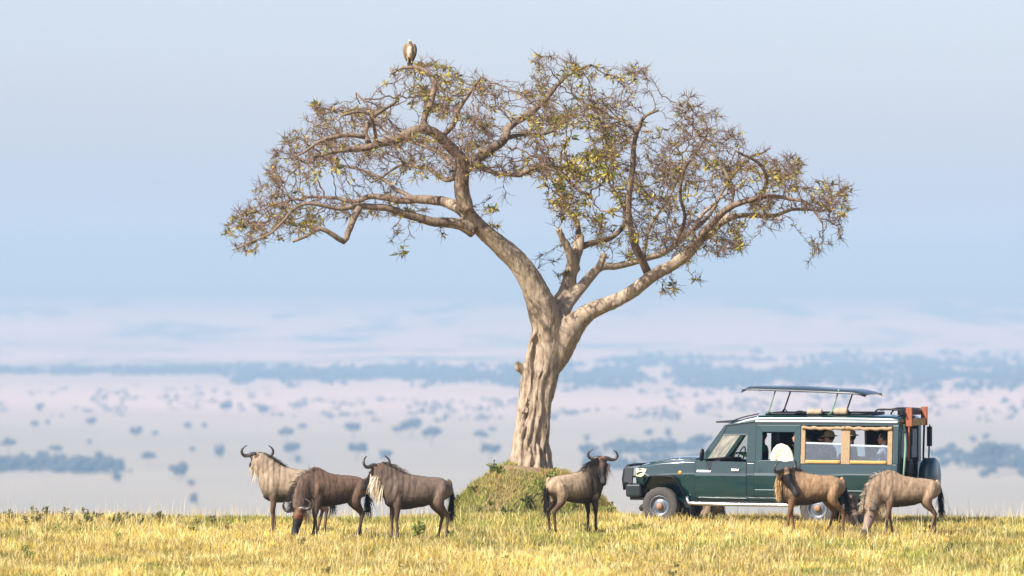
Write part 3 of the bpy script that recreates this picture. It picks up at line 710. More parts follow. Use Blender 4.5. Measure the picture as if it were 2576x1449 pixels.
def crown_pts(n):
    out = []
    while len(out) < n:
        u = rt.uniform(562, 2168, 4000)
        vt = np.interp(u, TOP[:, 0], TOP[:, 1]); vb = np.interp(u, BOT[:, 0], BOT[:, 1])
        sx = (u - 1370) / 810
        dm = 4.6 * np.sqrt(np.clip(1 - sx ** 2, 0.03, 1))
        f = rt.uniform(0, 1, 4000) ** 1.35
        d = rt.uniform(-1, 1, 4000)
        vt2 = vt + (vb - vt) * 0.42 * d * d
        v = vt2 + (vb - vt2) * f
        keep_ = fbm(u * 0.011 + 4, v * 0.032 + d * 1.2, 19, 3) > 0.485
        # sky gaps seen in the photograph are gaps in the crown itself
        for (gu, gv, gr, gs) in ((1050, 300, 60, 30), (930, 345, 70, 24), (1140, 320, 40, 30), (1110, 470, 40, 28), (1290, 500, 90, 60), (1260, 560, 80, 40), (980, 520, 40, 14), (1180, 250, 30, 22), (880, 470, 30, 14), (1420, 240, 34, 20), (1530, 215, 36, 22), (1380, 480, 26, 30)):
            keep_ &= ((u - gu) / gr) ** 2 + ((v - gv) / gs) ** 2 > rt.uniform(.6, 1.1, 4000)
        for a_, b_, c_ in zip(u[keep_], v[keep_], (d * dm)[keep_]): out.append((a_, b_, c_))
    return out[:n]
cp = np.array(crown_pts(3900))
ATT = np.stack([(cp[:, 0] - 1288) / FU * (TREE_Y + cp[:, 2]), TREE_Y + cp[:, 2], CAM_Z - (cp[:, 1] - 700.4) / FU * (TREE_Y + cp[:, 2])], -1)
# hanging sprays below the crown
for (u, v, d, k_) in ((1250, 560, -1.2, 10), (1255, 520, -1.2, 6), (1112, 592, -1.0, 3), (1008, 640, -1.6, 5), (985, 600, -1.6, 4), (1690, 700, -1.0, 8), (1695, 740, -1.0, 8), (1540, 630, .6, 7), (1760, 700, -1.2, 4), (2040, 650, -1.6, 6), (2110, 600, -1.8, 6), (620, 640, -2.6, 4), (1370, 650, .2, 6), (1400, 690, .3, 3)):
    for q in range(k_):
        ATT = np.concatenate([ATT, [np.array(px(u + rt.normal(0, 12), v + rt.normal(0, 12), TREE_Y + d + rt.normal(0, .1)))]])
P = np.array(NODES_P); Rn = np.array(NODES_R); PAR = list(NODES_PAR); NT = len(P)
root_ok = Rn < 0.30
best_d = np.full(len(ATT), 1e9); best_i = np.zeros(len(ATT), int)
def update(lo):
    global best_d, best_i
    for s0 in range(lo, len(P), 400):
        Q = P[s0:s0 + 400]
        D2 = ((ATT[:, None, :] - Q[None]) ** 2).sum(-1)
        if s0 < NT: D2 = D2 + np.where(root_ok[s0:s0 + 400], 0, 1e6)[None, :len(Q)] if s0 + 400 <= NT else D2
        j = D2.argmin(1); dm_ = D2[np.arange(len(ATT)), j]
        bt = dm_ < best_d; best_d = np.where(bt, dm_, best_d); best_i = np.where(bt, j + s0, best_i)
update(0)
alive = np.ones(len(ATT), bool); STEP = 0.13; KILL = 0.17
for it in range(70):
    alive &= best_d > KILL ** 2
    act = alive & (best_d < (3.2 if it < 35 else 1.6) ** 2)
    if act.sum() < 5: break
    dirs = ATT[act] - P[best_i[act]]; dirs /= np.linalg.norm(dirs, axis=1)[:, None] + 1e-9
    acc = np.zeros_like(P); np.add.at(acc, best_i[act], dirs)
    ids = np.unique(best_i[act])
    dv = acc[ids]; dv /= np.linalg.norm(dv, axis=1)[:, None] + 1e-9
    dv = dv + rt.normal(0, 0.30, dv.shape); dv /= np.linalg.norm(dv, axis=1)[:, None] + 1e-9
    newp = P[ids] + dv * STEP
    lo = len(P); P = np.concatenate([P, newp]); PAR += list(ids)
    update(lo)
PAR = np.array(PAR); NN = len(P)
# pipe-model radii for grown nodes
nch = np.zeros(NN, int)
for i in range(NT, NN): nch[PAR[i]] += 1
acc = np.zeros(NN); TIP = 0.0055; EX = 2.25
for i in range(NN - 1, NT - 1, -1):
    r_ = max(acc[i], TIP ** EX); acc[i] = r_
    if PAR[i] >= 0: acc[PAR[i]] += r_
RAD = np.where(np.arange(NN) < NT, 0, acc ** (1 / EX)); RAD[:NT] = Rn
RAD[NT:] = np.minimum(RAD[NT:], 0.05)
seg = np.arange(NT, NN); par = PAR[NT:]
A_ = P[par]; B_ = P[seg]; rA = np.minimum(RAD[par], RAD[seg] * 1.35); rB = RAD[seg]
def prisms(A, B, ra, rb, n):
    D = B - A; D /= np.linalg.norm(D, axis=1)[:, None] + 1e-9
    ref = np.where(np.abs(D[:, 2:3]) > .9, np.array([[1., 0, 0]]), np.array([[0., 0, 1]]))
    S = np.cross(D, ref); S /= np.linalg.norm(S, axis=1)[:, None] + 1e-9; U = np.cross(S, D)
    A = A - D * (ra * .4)[:, None]; B = B + D * (rb * .4)[:, None]
    th = np.arange(n) * 2 * math.pi / n
    ring = np.cos(th)[None, :, None] * S[:, None] + np.sin(th)[None, :, None] * U[:, None]
    V = np.concatenate([A[:, None] + ring * ra[:, None, None], B[:, None] + ring * rb[:, None, None]], 1)
    o = (np.arange(len(A)) * 2 * n)[:, None, None]; q = np.arange(n)
    F = np.stack([q, (q + 1) % n, (q + 1) % n + n, q + n], -1)[None] + o
    return V.reshape(-1, 3), F.reshape(-1, 4)
V, F = prisms(A_ - TBn, B_ - TBn, rA, rB, 5)
o = link_mesh('boughs', np_mesh('boughs', V, F, smooth=True), M_TWIG, tree); tag(o, kind='stuff')
# fine spiny twigs at every tip and along thin wood
tips = seg[nch[seg] == 0]
thin = seg[(RAD[seg] < 0.012)]
src = np.concatenate([np.repeat(tips, 6), np.repeat(thin, 2)])
bd = P[src] - P[PAR[src]]; bd /= np.linalg.norm(bd, axis=1)[:, None] + 1e-9
td = bd * 0.8 + rt.normal(0, 0.62, bd.shape) + np.array([0, 0, 0.12]); td /= np.linalg.norm(td, axis=1)[:, None]
tl = rt.uniform(.08, .27, len(src)); st_ = P[src] - bd * rt.uniform(0, .10, (len(src), 1))
mid_ = st_ + td * (tl * .55)[:, None]; d2 = td + rt.normal(0, .35, td.shape); d2 /= np.linalg.norm(d2, axis=1)[:, None]
end_ = mid_ + d2 * (tl * .5)[:, None]
V1, F1 = prisms(st_ - TBn, mid_ - TBn, np.full(len(src), .0066), np.full(len(src), .0052), 3)
V2, F2 = prisms(mid_ - TBn, end_ - TBn, np.full(len(src), .0052), np.full(len(src), .0026), 3)
o = link_mesh('twigs', np_mesh('twigs', np.concatenate([V1, V2]), np.concatenate([F1, F2 + len(V1)])), M_TWIG, tree); tag(o, kind='stuff')
# leaves: sparse olive and yellow whorls, thick in the heart of the crown
tp = P[np.concatenate([tips, thin[rt.uniform(0, 1, len(thin)) < .35]])]
tu = 1288 + (tp[:, 0]) / tp[:, 1] * FU; tv = 700.4 + (CAM_Z - tp[:, 2]) / tp[:, 1] * FU
dens = 0.26 + 0.30 * (fbm(tu * 0.012, tv * 0.016, 29, 3) > .47)
for (gu, gv, ru, rv, a_) in ((1480, 400, 110, 85, 1.0), (1500, 520, 95, 85, .95), (1400, 480, 65, 75, .9), (1550, 580, 60, 40, .6), (2130, 560, 50, 60, .5), (2080, 630, 40, 40, .7), (1250, 560, 50, 60, .95), (1010, 640, 30, 40, .95), (1112, 592, 30, 30, .95), (1695, 715, 30, 40, .8), (620, 520, 60, 40, .35), (940, 420, 80, 50, .25), (1030, 250, 30, 30, .6), (1250, 330, 90, 60, .3), (1420, 150, 120, 40, .25), (1850, 420, 120, 80, .25), (1900, 560, 80, 50, .3)):
    dens = np.maximum(dens, a_ * np.exp(-(((tu - gu) / ru) ** 2 + ((tv - gv) / rv) ** 2)))
has = rt.uniform(0, 1, len(tp)) < dens
hp = tp[has]; hd = dens[has]
LEAFC = [(0.40, 0.34, 0.055), (0.25, 0.26, 0.045), (0.52, 0.41, 0.07), (0.11, 0.14, 0.035), (0.42, 0.25, 0.07)]
M_LEAF = mat_tint('olive_leaf', rough=0.55, noise=0.15, scale=3.0, trans=0.35, spec=0.4)
def whorl(k, r, sc=1.0):
    d = r.normal(0, 1, (k, 3)); d[:, 2] = d[:, 2] * .6 - .15; d /= np.linalg.norm(d, axis=1)[:, None]
    V, T = leaf_quads(d * .01, d, r.uniform(.06, .17, k) * sc, r.uniform(.03, .06, k) * sc, r)
    return V, T
WH = []
for i in range(6):
    r_ = np.random.default_rng(300 + i); V, T = whorl(7, r_)
    c_ = np.repeat(pick(LEAFC, [[3, 3, 2, 1, .5], [2, 3, 1, 3, .3], [2, 1, 4, 0.5, 1.5]][i % 3], 7, r_), 5, axis=0)
    me = np_mesh('leaf_cluster', V, T, c_); me.materials.append(M_LEAF); WH.append(me)
order = np.argsort(-hd + 0.15 * hp[:, 1] * 0 + rt.uniform(0, .5, len(hp)))
for j in order[:260]:
    o = bpy.data.objects.new('leaf_cluster', WH[int(rt.integers(0, 6))]); COL.objects.link(o); o.parent = tree
    o.location = hp[j] - TBn; o.rotation_euler = (rt.uniform(-.6, .6), rt.uniform(-.6, .6), rt.uniform(0, 6.3)); s_ = rt.uniform(.8, 1.7); o.scale = (s_, s_, s_)
Vs, Ts, Cs, off = [], [], [], 0
for j in order[260:]:
    V, T = whorl(int(rt.integers(3, 7)), rt); k_ = len(V) // 5
    pal = [5, 2, 4, .8, 1.2] if rt.uniform() < .6 else [2, 3, 1, 3, .5]
    Vs.append(V + hp[j] - TBn); Ts.append(T + off); off += len(V); Cs.append(np.repeat(pick(LEAFC, pal, k_, rt), 5, axis=0))
o = link_mesh('foliage', np_mesh('foliage', np.concatenate(Vs), np.concatenate(Ts), np.concatenate(Cs)), M_LEAF, tree); tag(o, kind='stuff')
print('TREE nodes', NN, 'tips', len(tips), 'twigs', len(src), 'whorls', len(hp))
# ------------------------------------------------------------------ wildebeest: one continuous skin each, posed one by one
# local frame: +X forward, +Y to the animal's left, Z up; metres at a shoulder height of about 1.34
def nrm(v): v = np.array(v, float); return v / (np.linalg.norm(v) + 1e-12)
def smooth_path(ctrl, rad, n):
    """ctrl (k,3), rad (k,2) -> resampled n points"""
    ctrl = np.array(ctrl, float); rad = np.array(rad, float)
    if rad.ndim == 1: rad = np.stack([rad, rad], -1)
    k = len(ctrl); P, Rr = [], []
    for j in range(n):
        s_ = j / (n - 1) * (k - 1); i = min(int(s_), k - 2); t = s_ - i
        p0 = ctrl[max(i - 1, 0)]; p1 = ctrl[i]; p2 = ctrl[i + 1]; p3 = ctrl[min(i + 2, k - 1)]
        P.append(0.5 * ((2 * p1) + (-p0 + p2) * t + (2 * p0 - 5 * p1 + 4 * p2 - p3) * t * t + (-p0 + 3 * p1 - 3 * p2 + p3) * t ** 3))
        Rr.append(rad[i] * (1 - t) + rad[i + 1] * t)
    return np.array(P), np.array(Rr)

def strands(roots, dirs, length, width, droop, cols, rng, seg=4):
    """hair: tapering ribbons that fall under gravity"""
    n = len(roots); P = [roots]; d = dirs / (np.linalg.norm(dirs, axis=1)[:, None] + 1e-9)
    for s_ in range(seg):
        d = d + np.array([0, 0, -droop]) + rng.normal(0, .10, d.shape); d /= np.linalg.norm(d, axis=1)[:, None] + 1e-9
        P.append(P[-1] + d * (length / seg)[:, None])
    side = np.cross(d, rng.normal(0, 1, (n, 3))); side /= np.linalg.norm(side, axis=1)[:, None] + 1e-9
    V = []
    for s_, p in enumerate(P):
        wd = width * (1 - 0.8 * s_ / seg)
        V += [p - side * wd[:, None] * .5, p + side * wd[:, None] * .5]
    V = np.stack(V, 1).reshape(-1, 3); k = 2 * (seg + 1)
    o = (np.arange(n) * k)[:, None, None]
    F = (o + np.array([[[2 * s_, 2 * s_ + 1, 2 * s_ + 3, 2 * s_ + 2] for s_ in range(seg)]])).reshape(-1, 4)
    return V, F, np.repeat(cols, k, axis=0)

M_HIDE = mat_tint('wildebeest_hide', rough=0.6, noise=0.28, scale=15, spec=0.14, bump=0.5, stretch=(1.25, 1.25, .35))
M_HAIR = mat_tint('wildebeest_hair', rough=0.55, noise=0.15, scale=8, trans=0.12, spec=0.15)
M_HORN = mat_plain('horn', (0.055, 0.046, 0.04), 0.38, noise=0.35, scale=14, bump=0.3)
M_EYE = mat_plain('dark_eye', (0.01, 0.008, 0.006), 0.12)

def wildebeest(name, label, u, Y, yaw, scale, neck, head_f, head_up, coat, legs, tailswing=(0, 0), lying=False, beard=1.0, seed=0, stripe=1.0, group='wildebeest on the rise', zoff=0.0):
    """neck: control points after the chest; head_f: unit vector poll->muzzle; head_up: forehead side; legs: 4 foot offsets (x, lift)"""
    r = np.random.default_rng(900 + seed)
    H = nrm(head_f); UPv = np.array(head_up, float); UPv = nrm(UPv - H * UPv.dot(H)); LT = np.cross(UPv, H)
    lofts = []; samp = []     # sample points for colouring: (pos, radius, tag)
    def add(ctrl, rad, tag_, n=None, seg=14, ref=(0, 1, 0)):
        n = n or len(ctrl) * 4
        P, Rr = smooth_path(ctrl, rad, n)
        lofts.append(loft(P, Rr, seg, ref=ref))
        for p, q in zip(P, Rr): samp.append((p, float(q.mean()), tag_))
    # torso (ref = Y so the first radius is half width, the second half height)
    LN = [(-.69, 1.06, 1.00, .03), (-.665, 1.12, .90, .09), (-.60, 1.165, .80, .155), (-.48, 1.195, .72, .198), (-.30, 1.21, .675, .215), (-.10, 1.228, .625, .232),
          (.10, 1.262, .588, .238), (.28, 1.315, .575, .230), (.42, 1.345, .60, .208), (.54, 1.32, .68, .178), (.62, 1.24, .77, .14), (.68, 1.10, .90, .06)]
    T = [(x_, (t_ + b_) / 2, (t_ - b_) / 2, w_) for x_, t_, b_, w_ in LN]
    add([(x_, 0, z_) for x_, z_, hh, hw in T], [(hw * .93, hh * .97) for x_, z_, hh, hw in T], 'torso', 40, 22)
    # withers hump
    add([(.14, 0, 1.19), (.32, 0, 1.275), (.45, 0, 1.285), (.56, 0, 1.22)], [(.05, .06), (.062, .085), (.062, .09), (.05, .07)], 'torso', 14, 12)
    # haunch and shoulder masses
    for sd in (-1, 1):
        add([(-.50, sd * .05, 1.12), (-.50, sd * .08, 1.05), (-.46, sd * .10, .95), (-.41, sd * .11, .82), (-.38, sd * .11, .72)], [.02, .09, .12, .105, .03], 'torso', 22, 14)
        add([(.34, sd * .07, 1.20), (.37, sd * .10, 1.10), (.41, sd * .115, .95), (.44, sd * .11, .80), (.45, sd * .10, .70)], [.02, .085, .112, .09, .03], 'torso', 22, 14)
    # neck
    head0 = np.array(neck[-1], float)
    nk = [(.36, 0, 1.05)] + [tuple(p) for p in neck]
    k = len(nk)
    nr = [(.150 + (.096 - .150) * (i / (k - 1)) ** .9, .285 + (.152 - .285) * (i / (k - 1)) ** .9) for i in range(k)]
    add(nk, nr, 'neck', 18, 16)
    # head: long box-like muzzle
    HSC = 1.12
    hs = [(-.05, .075, .085, -.01), (.02, .086, .105, -.02), (.10, .088, .112, -.03), (.20, .074, .098, -.035), (.31, .058, .078, -.035), (.41, .060, .072, -.03), (.48, .060, .064, -.03), (.515, .035, .035, -.03)]
    add([head0 + H * a * HSC + UPv * d for a, w_, h_, d in hs], [(w_ * HSC, h_ * HSC) for a, w_, h_, d in hs], 'head', 26, 16, ref=LT)
    # brow boss between the horns
    add([head0 + LT * .085 + UPv * .055 + H * .0, head0 + UPv * .075 + H * .0, head0 - LT * .085 + UPv * .055 + H * .0], [.04, .045, .04], 'boss', 8, 10, ref=H)
    # legs
    hoofs = []
    for i, (fx, lift) in enumerate(legs):
        sd = 1 if i % 2 == 0 else -1
        if i < 2:
            J = [(.38, .06, 1.08, .03), (.39, .09, 1.00, .085), (.40, .112, .88, .108), (.40, .122, .74, .086), (.405, .122, .58, .058), (.42, .115, .43, .043), (.415, .112, .36, .033), (.41, .110, .16, .027), (.415, .110, .105, .036), (.435, .110, .055, .034), (.45, .110, .01, .042)]
            top = .86
        else:
            J = [(-.50, .05, 1.13, .03), (-.49, .075, 1.06, .095), (-.46, .095, .95, .138), (-.40, .118, .80, .128), (-.42, .128, .66, .092), (-.52, .120, .54, .058), (-.585, .115, .455, .046), (-.575, .113, .38, .034), (-.545, .110, .16, .029), (-.535, .110, .105, .038), (-.51, .110, .055, .036), (-.495, .110, .01, .043)]
            top = .90
        if lying:
            J = ([(.40, .12, .86, .10), (.46, .17, .74, .075), (.56, .20, .685, .05), (.46, .22, .665, .04), (.30, .22, .66, .033), (.24, .22, .66, .036)] if i < 2 else
                 [(-.45, .10, .98, .15), (-.34, .16, .80, .12), (-.16, .22, .715, .075), (-.34, .25, .675, .045), (-.46, .25, .665, .035), (-.30, .26, .66, .03), (-.22, .26, .66, .036)])
        C = []
        for (x_, y_, z_, q) in J:
            f_ = np.clip((top - z_) / top, 0, 1)
            C.append((x_ + fx * f_ ** 1.15, sd * y_, z_ + lift * f_ * (0.3 + .7 * f_)))
        add(C, [j[3] for j in J], 'leg', 30, 12, ref=(0, 1, 0))
        hoofs.append(C[-1])
    # tail dock
    tw = np.array([tailswing[0], tailswing[1], 0.0])
    td = [(-.62, 0, 1.14), (-.675, 0, 1.09), (-.700, 0, .98), np.array([-.705, 0, .82]) + tw * .3, np.array([-.70, 0, .62]) + tw * .6]
    add(td, [.035, .034, .028, .024, .02], 'tail', 14, 10)
    # ears
    for sd in (-1, 1):
        e0 = head0 + LT * sd * .085 + UPv * .035 - H * .015
        ed = nrm(LT * sd * 1.0 - UPv * .28 - H * .12)
        add([e0, e0 + ed * .07, e0 + ed * .14, e0 + ed * .19], [(.016, .03), (.017, .042), (.014, .032), (.006, .008)], 'ear', 10, 8, ref=UPv)
    V, F = join_lofts(lofts)
    me = remeshed('body', V, F, 0.0155, 6, .5)
    vv = verts_np(me); nn = normals_np(me)
    fold = np.sin(vv[:, 0] * 58 + 11 * fbm(vv[:, 0] * 3.1, vv[:, 2] * 2.2 + vv[:, 1], seed + 3, 3) + vv[:, 2] * 5)
    fm = np.clip((vv[:, 0] - .08) / .25, 0, 1) * np.clip((vv[:, 2] - .70) / .15, 0, 1) * np.clip((.62 - vv[:, 0]) / .1, 0, 1)
    lump = fbm(vv[:, 0] * 7 + 11, vv[:, 2] * 6 + vv[:, 1] * 5, seed + 13, 3) - .45
    vv = vv + nn * (-.007 * np.clip(fold, 0, 1) * fm + .028 * lump * np.clip((vv[:, 2] - .45) / .2, 0.15, 1))[:, None]
    me.vertices.foreach_set('co', vv.astype(np.float32).ravel()); me.update()
    SP = np.array([s_[0] for s_ in samp]); SR = np.array([s_[1] for s_ in samp]); ST = np.array([s_[2] for s_ in samp])
    lab = np.empty(len(vv), dtype=object)
    for s0 in range(0, len(vv), 3000):
        D = np.sqrt(((vv[s0:s0 + 3000, None] - SP[None]) ** 2).sum(-1)) / SR[None]
        lab[s0:s0 + 3000] = ST[D.argmin(1)]
    # ---- coat colours, with shade under the body painted in
    base = np.array(coat['base']); dark = np.array(coat['dark']); leg = np.array(coat['leg'])
    C = np.tile(base, (len(vv), 1))
    nz = fbm(vv[:, 0] * 5 + 3, vv[:, 2] * 5 + vv[:, 1] * 3, seed + 40, 4)
    C *= (0.82 + 0.4 * nz)[:, None]
    x_, y_, z_ = vv[:, 0], vv[:, 1], vv[:, 2]
    def blend(mask, colr): 
        C[:] = C * (1 - mask[:, None]) + np.array(colr)[None] * mask[:, None]
    is_t = (lab == 'torso'); is_n = (lab == 'neck'); is_h = (lab == 'head') | (lab == 'boss'); is_l = (lab == 'leg')
    # darker forequarters and neck, then belly shade painted in near black
    fore = np.clip((x_ - coat.get('forex', .10)) / .35, 0, 1) * (is_t | is_n)
    blend(fore * coat.get('fore', .35), dark * coat.get('foredark', 1.5))
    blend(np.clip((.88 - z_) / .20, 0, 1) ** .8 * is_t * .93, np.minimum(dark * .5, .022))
    # dark stripes: vertical folds of hair on neck, shoulder and ribs
    w1 = np.sin(x_ * 58 + 11 * fbm(x_ * 3.1, z_ * 2.2 + y_, seed + 3, 3) + z_ * 5) * (.35 + 1.1 * fbm(x_ * 6, z_ * 5, seed + 9, 2))
    hd = np.clip((x_ - coat.get('stx', .05)) / .25, 0, 1)
    sm = np.clip(w1 * 1.6 - .15, 0, 1) * hd * np.clip((z_ - .74) / .15, 0, 1)
    blend(sm * (is_t | is_n) * .42 * stripe, dark)
    # neck: stripes run across the neck
    if is_n.any():
        q = (vv - np.array([.36, 0, 1.08])) @ nrm(head0 - np.array([.36, 0, 1.08]))
        w2 = np.clip(np.sin(q * 60 + 4 * nz) * 1.5, 0, 1)
        blend(w2 * (.3 + nz) * is_n * .35 * stripe, dark)
    # crest line
    blend(np.clip((nn[:, 2] - .80) / .15, 0, 1) * (np.abs(y_) < .045) * is_t * .7, dark)
    blend(is_l * np.clip((.82 - z_) / .2, 0, 1) * 1.0, leg)
    blend(is_l * (x_ > 0) * np.clip((.86 - z_) / .2, 0, 1), np.array(coat.get('fleg', coat['leg'])))
    blend(is_l * np.clip((.13 - z_) / .05, 0, 1), (0.02, 0.016, 0.013))
    if is_h.any():
        q = (vv - head0) @ H
        blend(is_h * 1.0, np.array(coat.get('face', (0.014, 0.012, 0.011))))
        blend(is_h * np.clip((.24 - q) / .20, 0, 1) * coat.get('browamt', .6), np.array(coat.get('brow', (0.14, 0.07, 0.035))))
        blend(is_h * np.clip((q - .40) / .06, 0, 1), (0.03, 0.027, 0.026))
    blend((lab == 'ear') * 1.0, dark * 1.2)
    blend((lab == 'tail') * np.clip((1.06 - z_) / .1, 0, 1), (0.02, 0.016, 0.013))
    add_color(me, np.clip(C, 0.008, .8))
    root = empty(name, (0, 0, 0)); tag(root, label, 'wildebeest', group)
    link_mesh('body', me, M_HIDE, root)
    # ---- horns
    HU = nrm(UPv * .80 - H * .60)
    for sd in (-1, 1):
        hp_ = [(.03, .055, .0), (.10, .050, .005), (.18, .020, .015), (.255, .025, .02), (.298, .085, .02), (.285, .160, .01), (.235, .215, .0), (.20, .235, -.005)]
        P, Rr = smooth_path([head0 + UPv * .03 + LT * sd * a + HU * (b_ - .02) - H * c_ for a, b_, c_ in hp_], [.046, .044, .036, .031, .026, .020, .012, .004], 24)
        V, F = loft(P, Rr, 9, ref=H); mesh_obj('horn', V, F, M_HORN, root, smooth=True)
        e_ = head0 + H * .125 + LT * sd * .094 + UPv * .022
        V, F = blobs(np.array([e_]), np.array([[.017, .017, .017]]), ICO_V, ICO_F, 0); link_mesh('eye', np_mesh('eye', V, F, smooth=True), M_EYE, root)
    # ---- mane along the crest of the neck
    P, Rr = smooth_path(nk, nr, 60); 
    mt = np.gradient(P, axis=0); mt /= np.linalg.norm(mt, axis=1)[:, None]
    nm_ = 520
    ii = r.integers(6, 60, nm_); upn = np.cross(mt[ii], np.tile([0, 1., 0], (nm_, 1))); upn *= np.sign(upn @ np.array([-.3, 0, 1]))[:, None] if abs(H[2]) < .9 else 1
    upn = np.where((upn[:, 2:3] + upn[:, 0:1] * -.2) < 0, -upn, upn)
    rootp = P[ii] + upn * (Rr[ii, 1] * .93)[:, None] + np.stack([np.zeros(nm_), r.normal(0, .02, nm_), np.zeros(nm_)], -1)
    dirs = upn * .8 + np.stack([np.zeros(nm_), r.choice([-1, 1], nm_) * r.uniform(.1, .9, nm_), np.zeros(nm_)], -1)
    colm = pick(coat.get('mane', [(0.02, 0.016, 0.014), (0.05, 0.04, 0.035)]), [1] * len(coat.get('mane', [0, 0])), nm_, r)
    V, F, Cc = strands(rootp, dirs, r.uniform(.06, .17, nm_), r.uniform(.006, .012, nm_), .35, colm, r)
    link_mesh('mane', np_mesh('mane', V, F, Cc), M_HAIR, root)['kind'] = 'stuff'
    # ---- beard under throat and neck
    nb = int(420 * beard)
    if nb:
        ii = r.integers(20, 58, nb)
        dn = -np.cross(mt[ii], np.tile([0, 1., 0], (nb, 1))); dn = np.where(dn[:, 2:3] > 0, -dn, dn)
        rootp = P[ii] + dn * (Rr[ii, 1] * .86)[:, None] + np.stack([r.normal(0, .01, nb), r.normal(0, .035, nb), np.zeros(nb)], -1)
        colb = pick(coat.get('beard', [(0.62, 0.50, 0.33), (0.72, 0.62, 0.46), (0.42, 0.30, 0.18)]), [1, 1, 1], nb, r)
        V, F, Cc = strands(rootp, dn * .6 + np.array([0, 0, -.6]) + r.normal(0, .12, (nb, 3)), r.uniform(.12, .30, nb) * coat.get('beardlen', 1), r.uniform(.009, .017, nb), .4, colb, r)
        link_mesh('beard', np_mesh('beard', V, F, Cc), M_HAIR, root)['kind'] = 'stuff'
    # ---- tail tassel
    nt_ = 260
    tP, tR = smooth_path(td, [.035, .034, .028, .024, .02], 40); ii = r.integers(14, 40, nt_)
    colt = pick([(0.016, 0.013, 0.011), (0.03, 0.024, 0.02)], [2, 1], nt_, r)
    V, F, Cc = strands(tP[ii] + r.normal(0, .012, (nt_, 3)), r.normal(0, .16, (nt_, 3)) + np.array([tailswing[0] * .8, tailswing[1] * .8, -1.0]), r.uniform(.22, .42, nt_), r.uniform(.010, .018, nt_), .1, colt, r)
    link_mesh('tail_tassel', np_mesh('tail_tassel', V, F, Cc), M_HAIR, root)['kind'] = 'stuff'
    X = (u - 1288) / FU * Y
    root.rotation_euler = (0, 0, R(yaw)); root.scale = (scale,) * 3
    root.location = (X, Y, float(ground_z(X, Y)) + zoff)
    return root

UMB2 = dict(base=(0.17, 0.115, 0.08), dark=(0.045, 0.032, 0.025), leg=(0.068, 0.044, 0.029), fore=.35, browamt=.3)
DUN = dict(base=(0.33, 0.25, 0.17), dark=(0.075, 0.052, 0.038), leg=(0.116, 0.075, 0.048), fore=.25)
UMB = dict(base=(0.135, 0.085, 0.058), dark=(0.045, 0.032, 0.025), leg=(0.068, 0.044, 0.029), fore=.35, brow=(0.30, 0.11, 0.035), browamt=.95)
GRY = dict(stx=-.12, base=(0.150, 0.108, 0.080), dark=(0.045, 0.032, 0.026), leg=(0.088, 0.058, 0.041), fore=.45, beardlen=1.35, beard=[(0.72, 0.62, 0.46), (0.80, 0.72, 0.58), (0.52, 0.40, 0.25)], mane=[(0.05, 0.04, 0.035), (0.30, 0.25, 0.21), (0.02, 0.016, 0.014)])
TAN = dict(base=(0.34, 0.25, 0.165), dark=(0.022, 0.017, 0.014), leg=(0.075, 0.042, 0.026), fore=.93, foredark=.9, forex=-.05, fleg=(0.03, 0.022, 0.017), brow=(0.22, 0.11, 0.06))  # dark fore and fleg paint shadow onto chest and forelegs
GLD = dict(base=(0.31, 0.195, 0.108), dark=(0.06, 0.04, 0.028), leg=(0.143, 0.078, 0.039), fore=.42, face=(0.014, 0.012, 0.012), browamt=.15, beard=[(0.62, 0.42, 0.19), (0.72, 0.54, 0.30), (0.45, 0.28, 0.12)], beardlen=1.3)
FAW = dict(base=(0.30, 0.21, 0.135), dark=(0.06, 0.042, 0.03), leg=(0.150, 0.092, 0.058), fore=.30, face=(0.27, 0.20, 0.16), browamt=.3, mane=[(0.45, 0.36, 0.25), (0.14, 0.09, 0.06), (0.60, 0.50, 0.38)], beard=[(0.62, 0.48, 0.28), (0.50, 0.38, 0.22), (0.40, 0.29, 0.18)])

# yaw 180 = facing the left edge; positive extra turns towards the camera
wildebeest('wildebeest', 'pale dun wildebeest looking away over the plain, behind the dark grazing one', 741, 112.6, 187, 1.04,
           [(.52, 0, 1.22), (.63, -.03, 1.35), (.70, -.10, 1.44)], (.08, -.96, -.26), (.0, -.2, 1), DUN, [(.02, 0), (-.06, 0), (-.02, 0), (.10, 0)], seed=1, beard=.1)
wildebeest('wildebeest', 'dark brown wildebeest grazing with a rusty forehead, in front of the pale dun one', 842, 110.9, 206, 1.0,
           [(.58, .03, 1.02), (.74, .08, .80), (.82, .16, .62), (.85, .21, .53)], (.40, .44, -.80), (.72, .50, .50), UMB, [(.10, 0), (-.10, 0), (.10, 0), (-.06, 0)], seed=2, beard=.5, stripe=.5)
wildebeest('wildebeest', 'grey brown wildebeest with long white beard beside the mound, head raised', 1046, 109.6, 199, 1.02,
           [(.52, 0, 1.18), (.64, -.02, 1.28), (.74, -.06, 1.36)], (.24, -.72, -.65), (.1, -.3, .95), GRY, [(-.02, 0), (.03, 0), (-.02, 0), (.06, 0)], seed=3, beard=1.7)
wildebeest('wildebeest', 'wildebeest with pale rump and shadow-dark chest under the tree, staring out with spread horns', 1446, 112.9, 36, .98,
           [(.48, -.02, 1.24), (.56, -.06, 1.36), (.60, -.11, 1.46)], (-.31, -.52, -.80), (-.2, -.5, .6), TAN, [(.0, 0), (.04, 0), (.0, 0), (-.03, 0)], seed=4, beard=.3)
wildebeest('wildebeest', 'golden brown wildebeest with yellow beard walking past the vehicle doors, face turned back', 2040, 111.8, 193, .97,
           [(.52, .03, 1.16), (.60, .10, 1.22), (.60, .18, 1.27)], (-.36, .52, -.77), (.0, .2, 1), GLD, [(.14, 0), (-.10, 0), (-.12, 0), (.16, 0)], tailswing=(-.10, .02), seed=5, beard=1.5, stripe=.3)
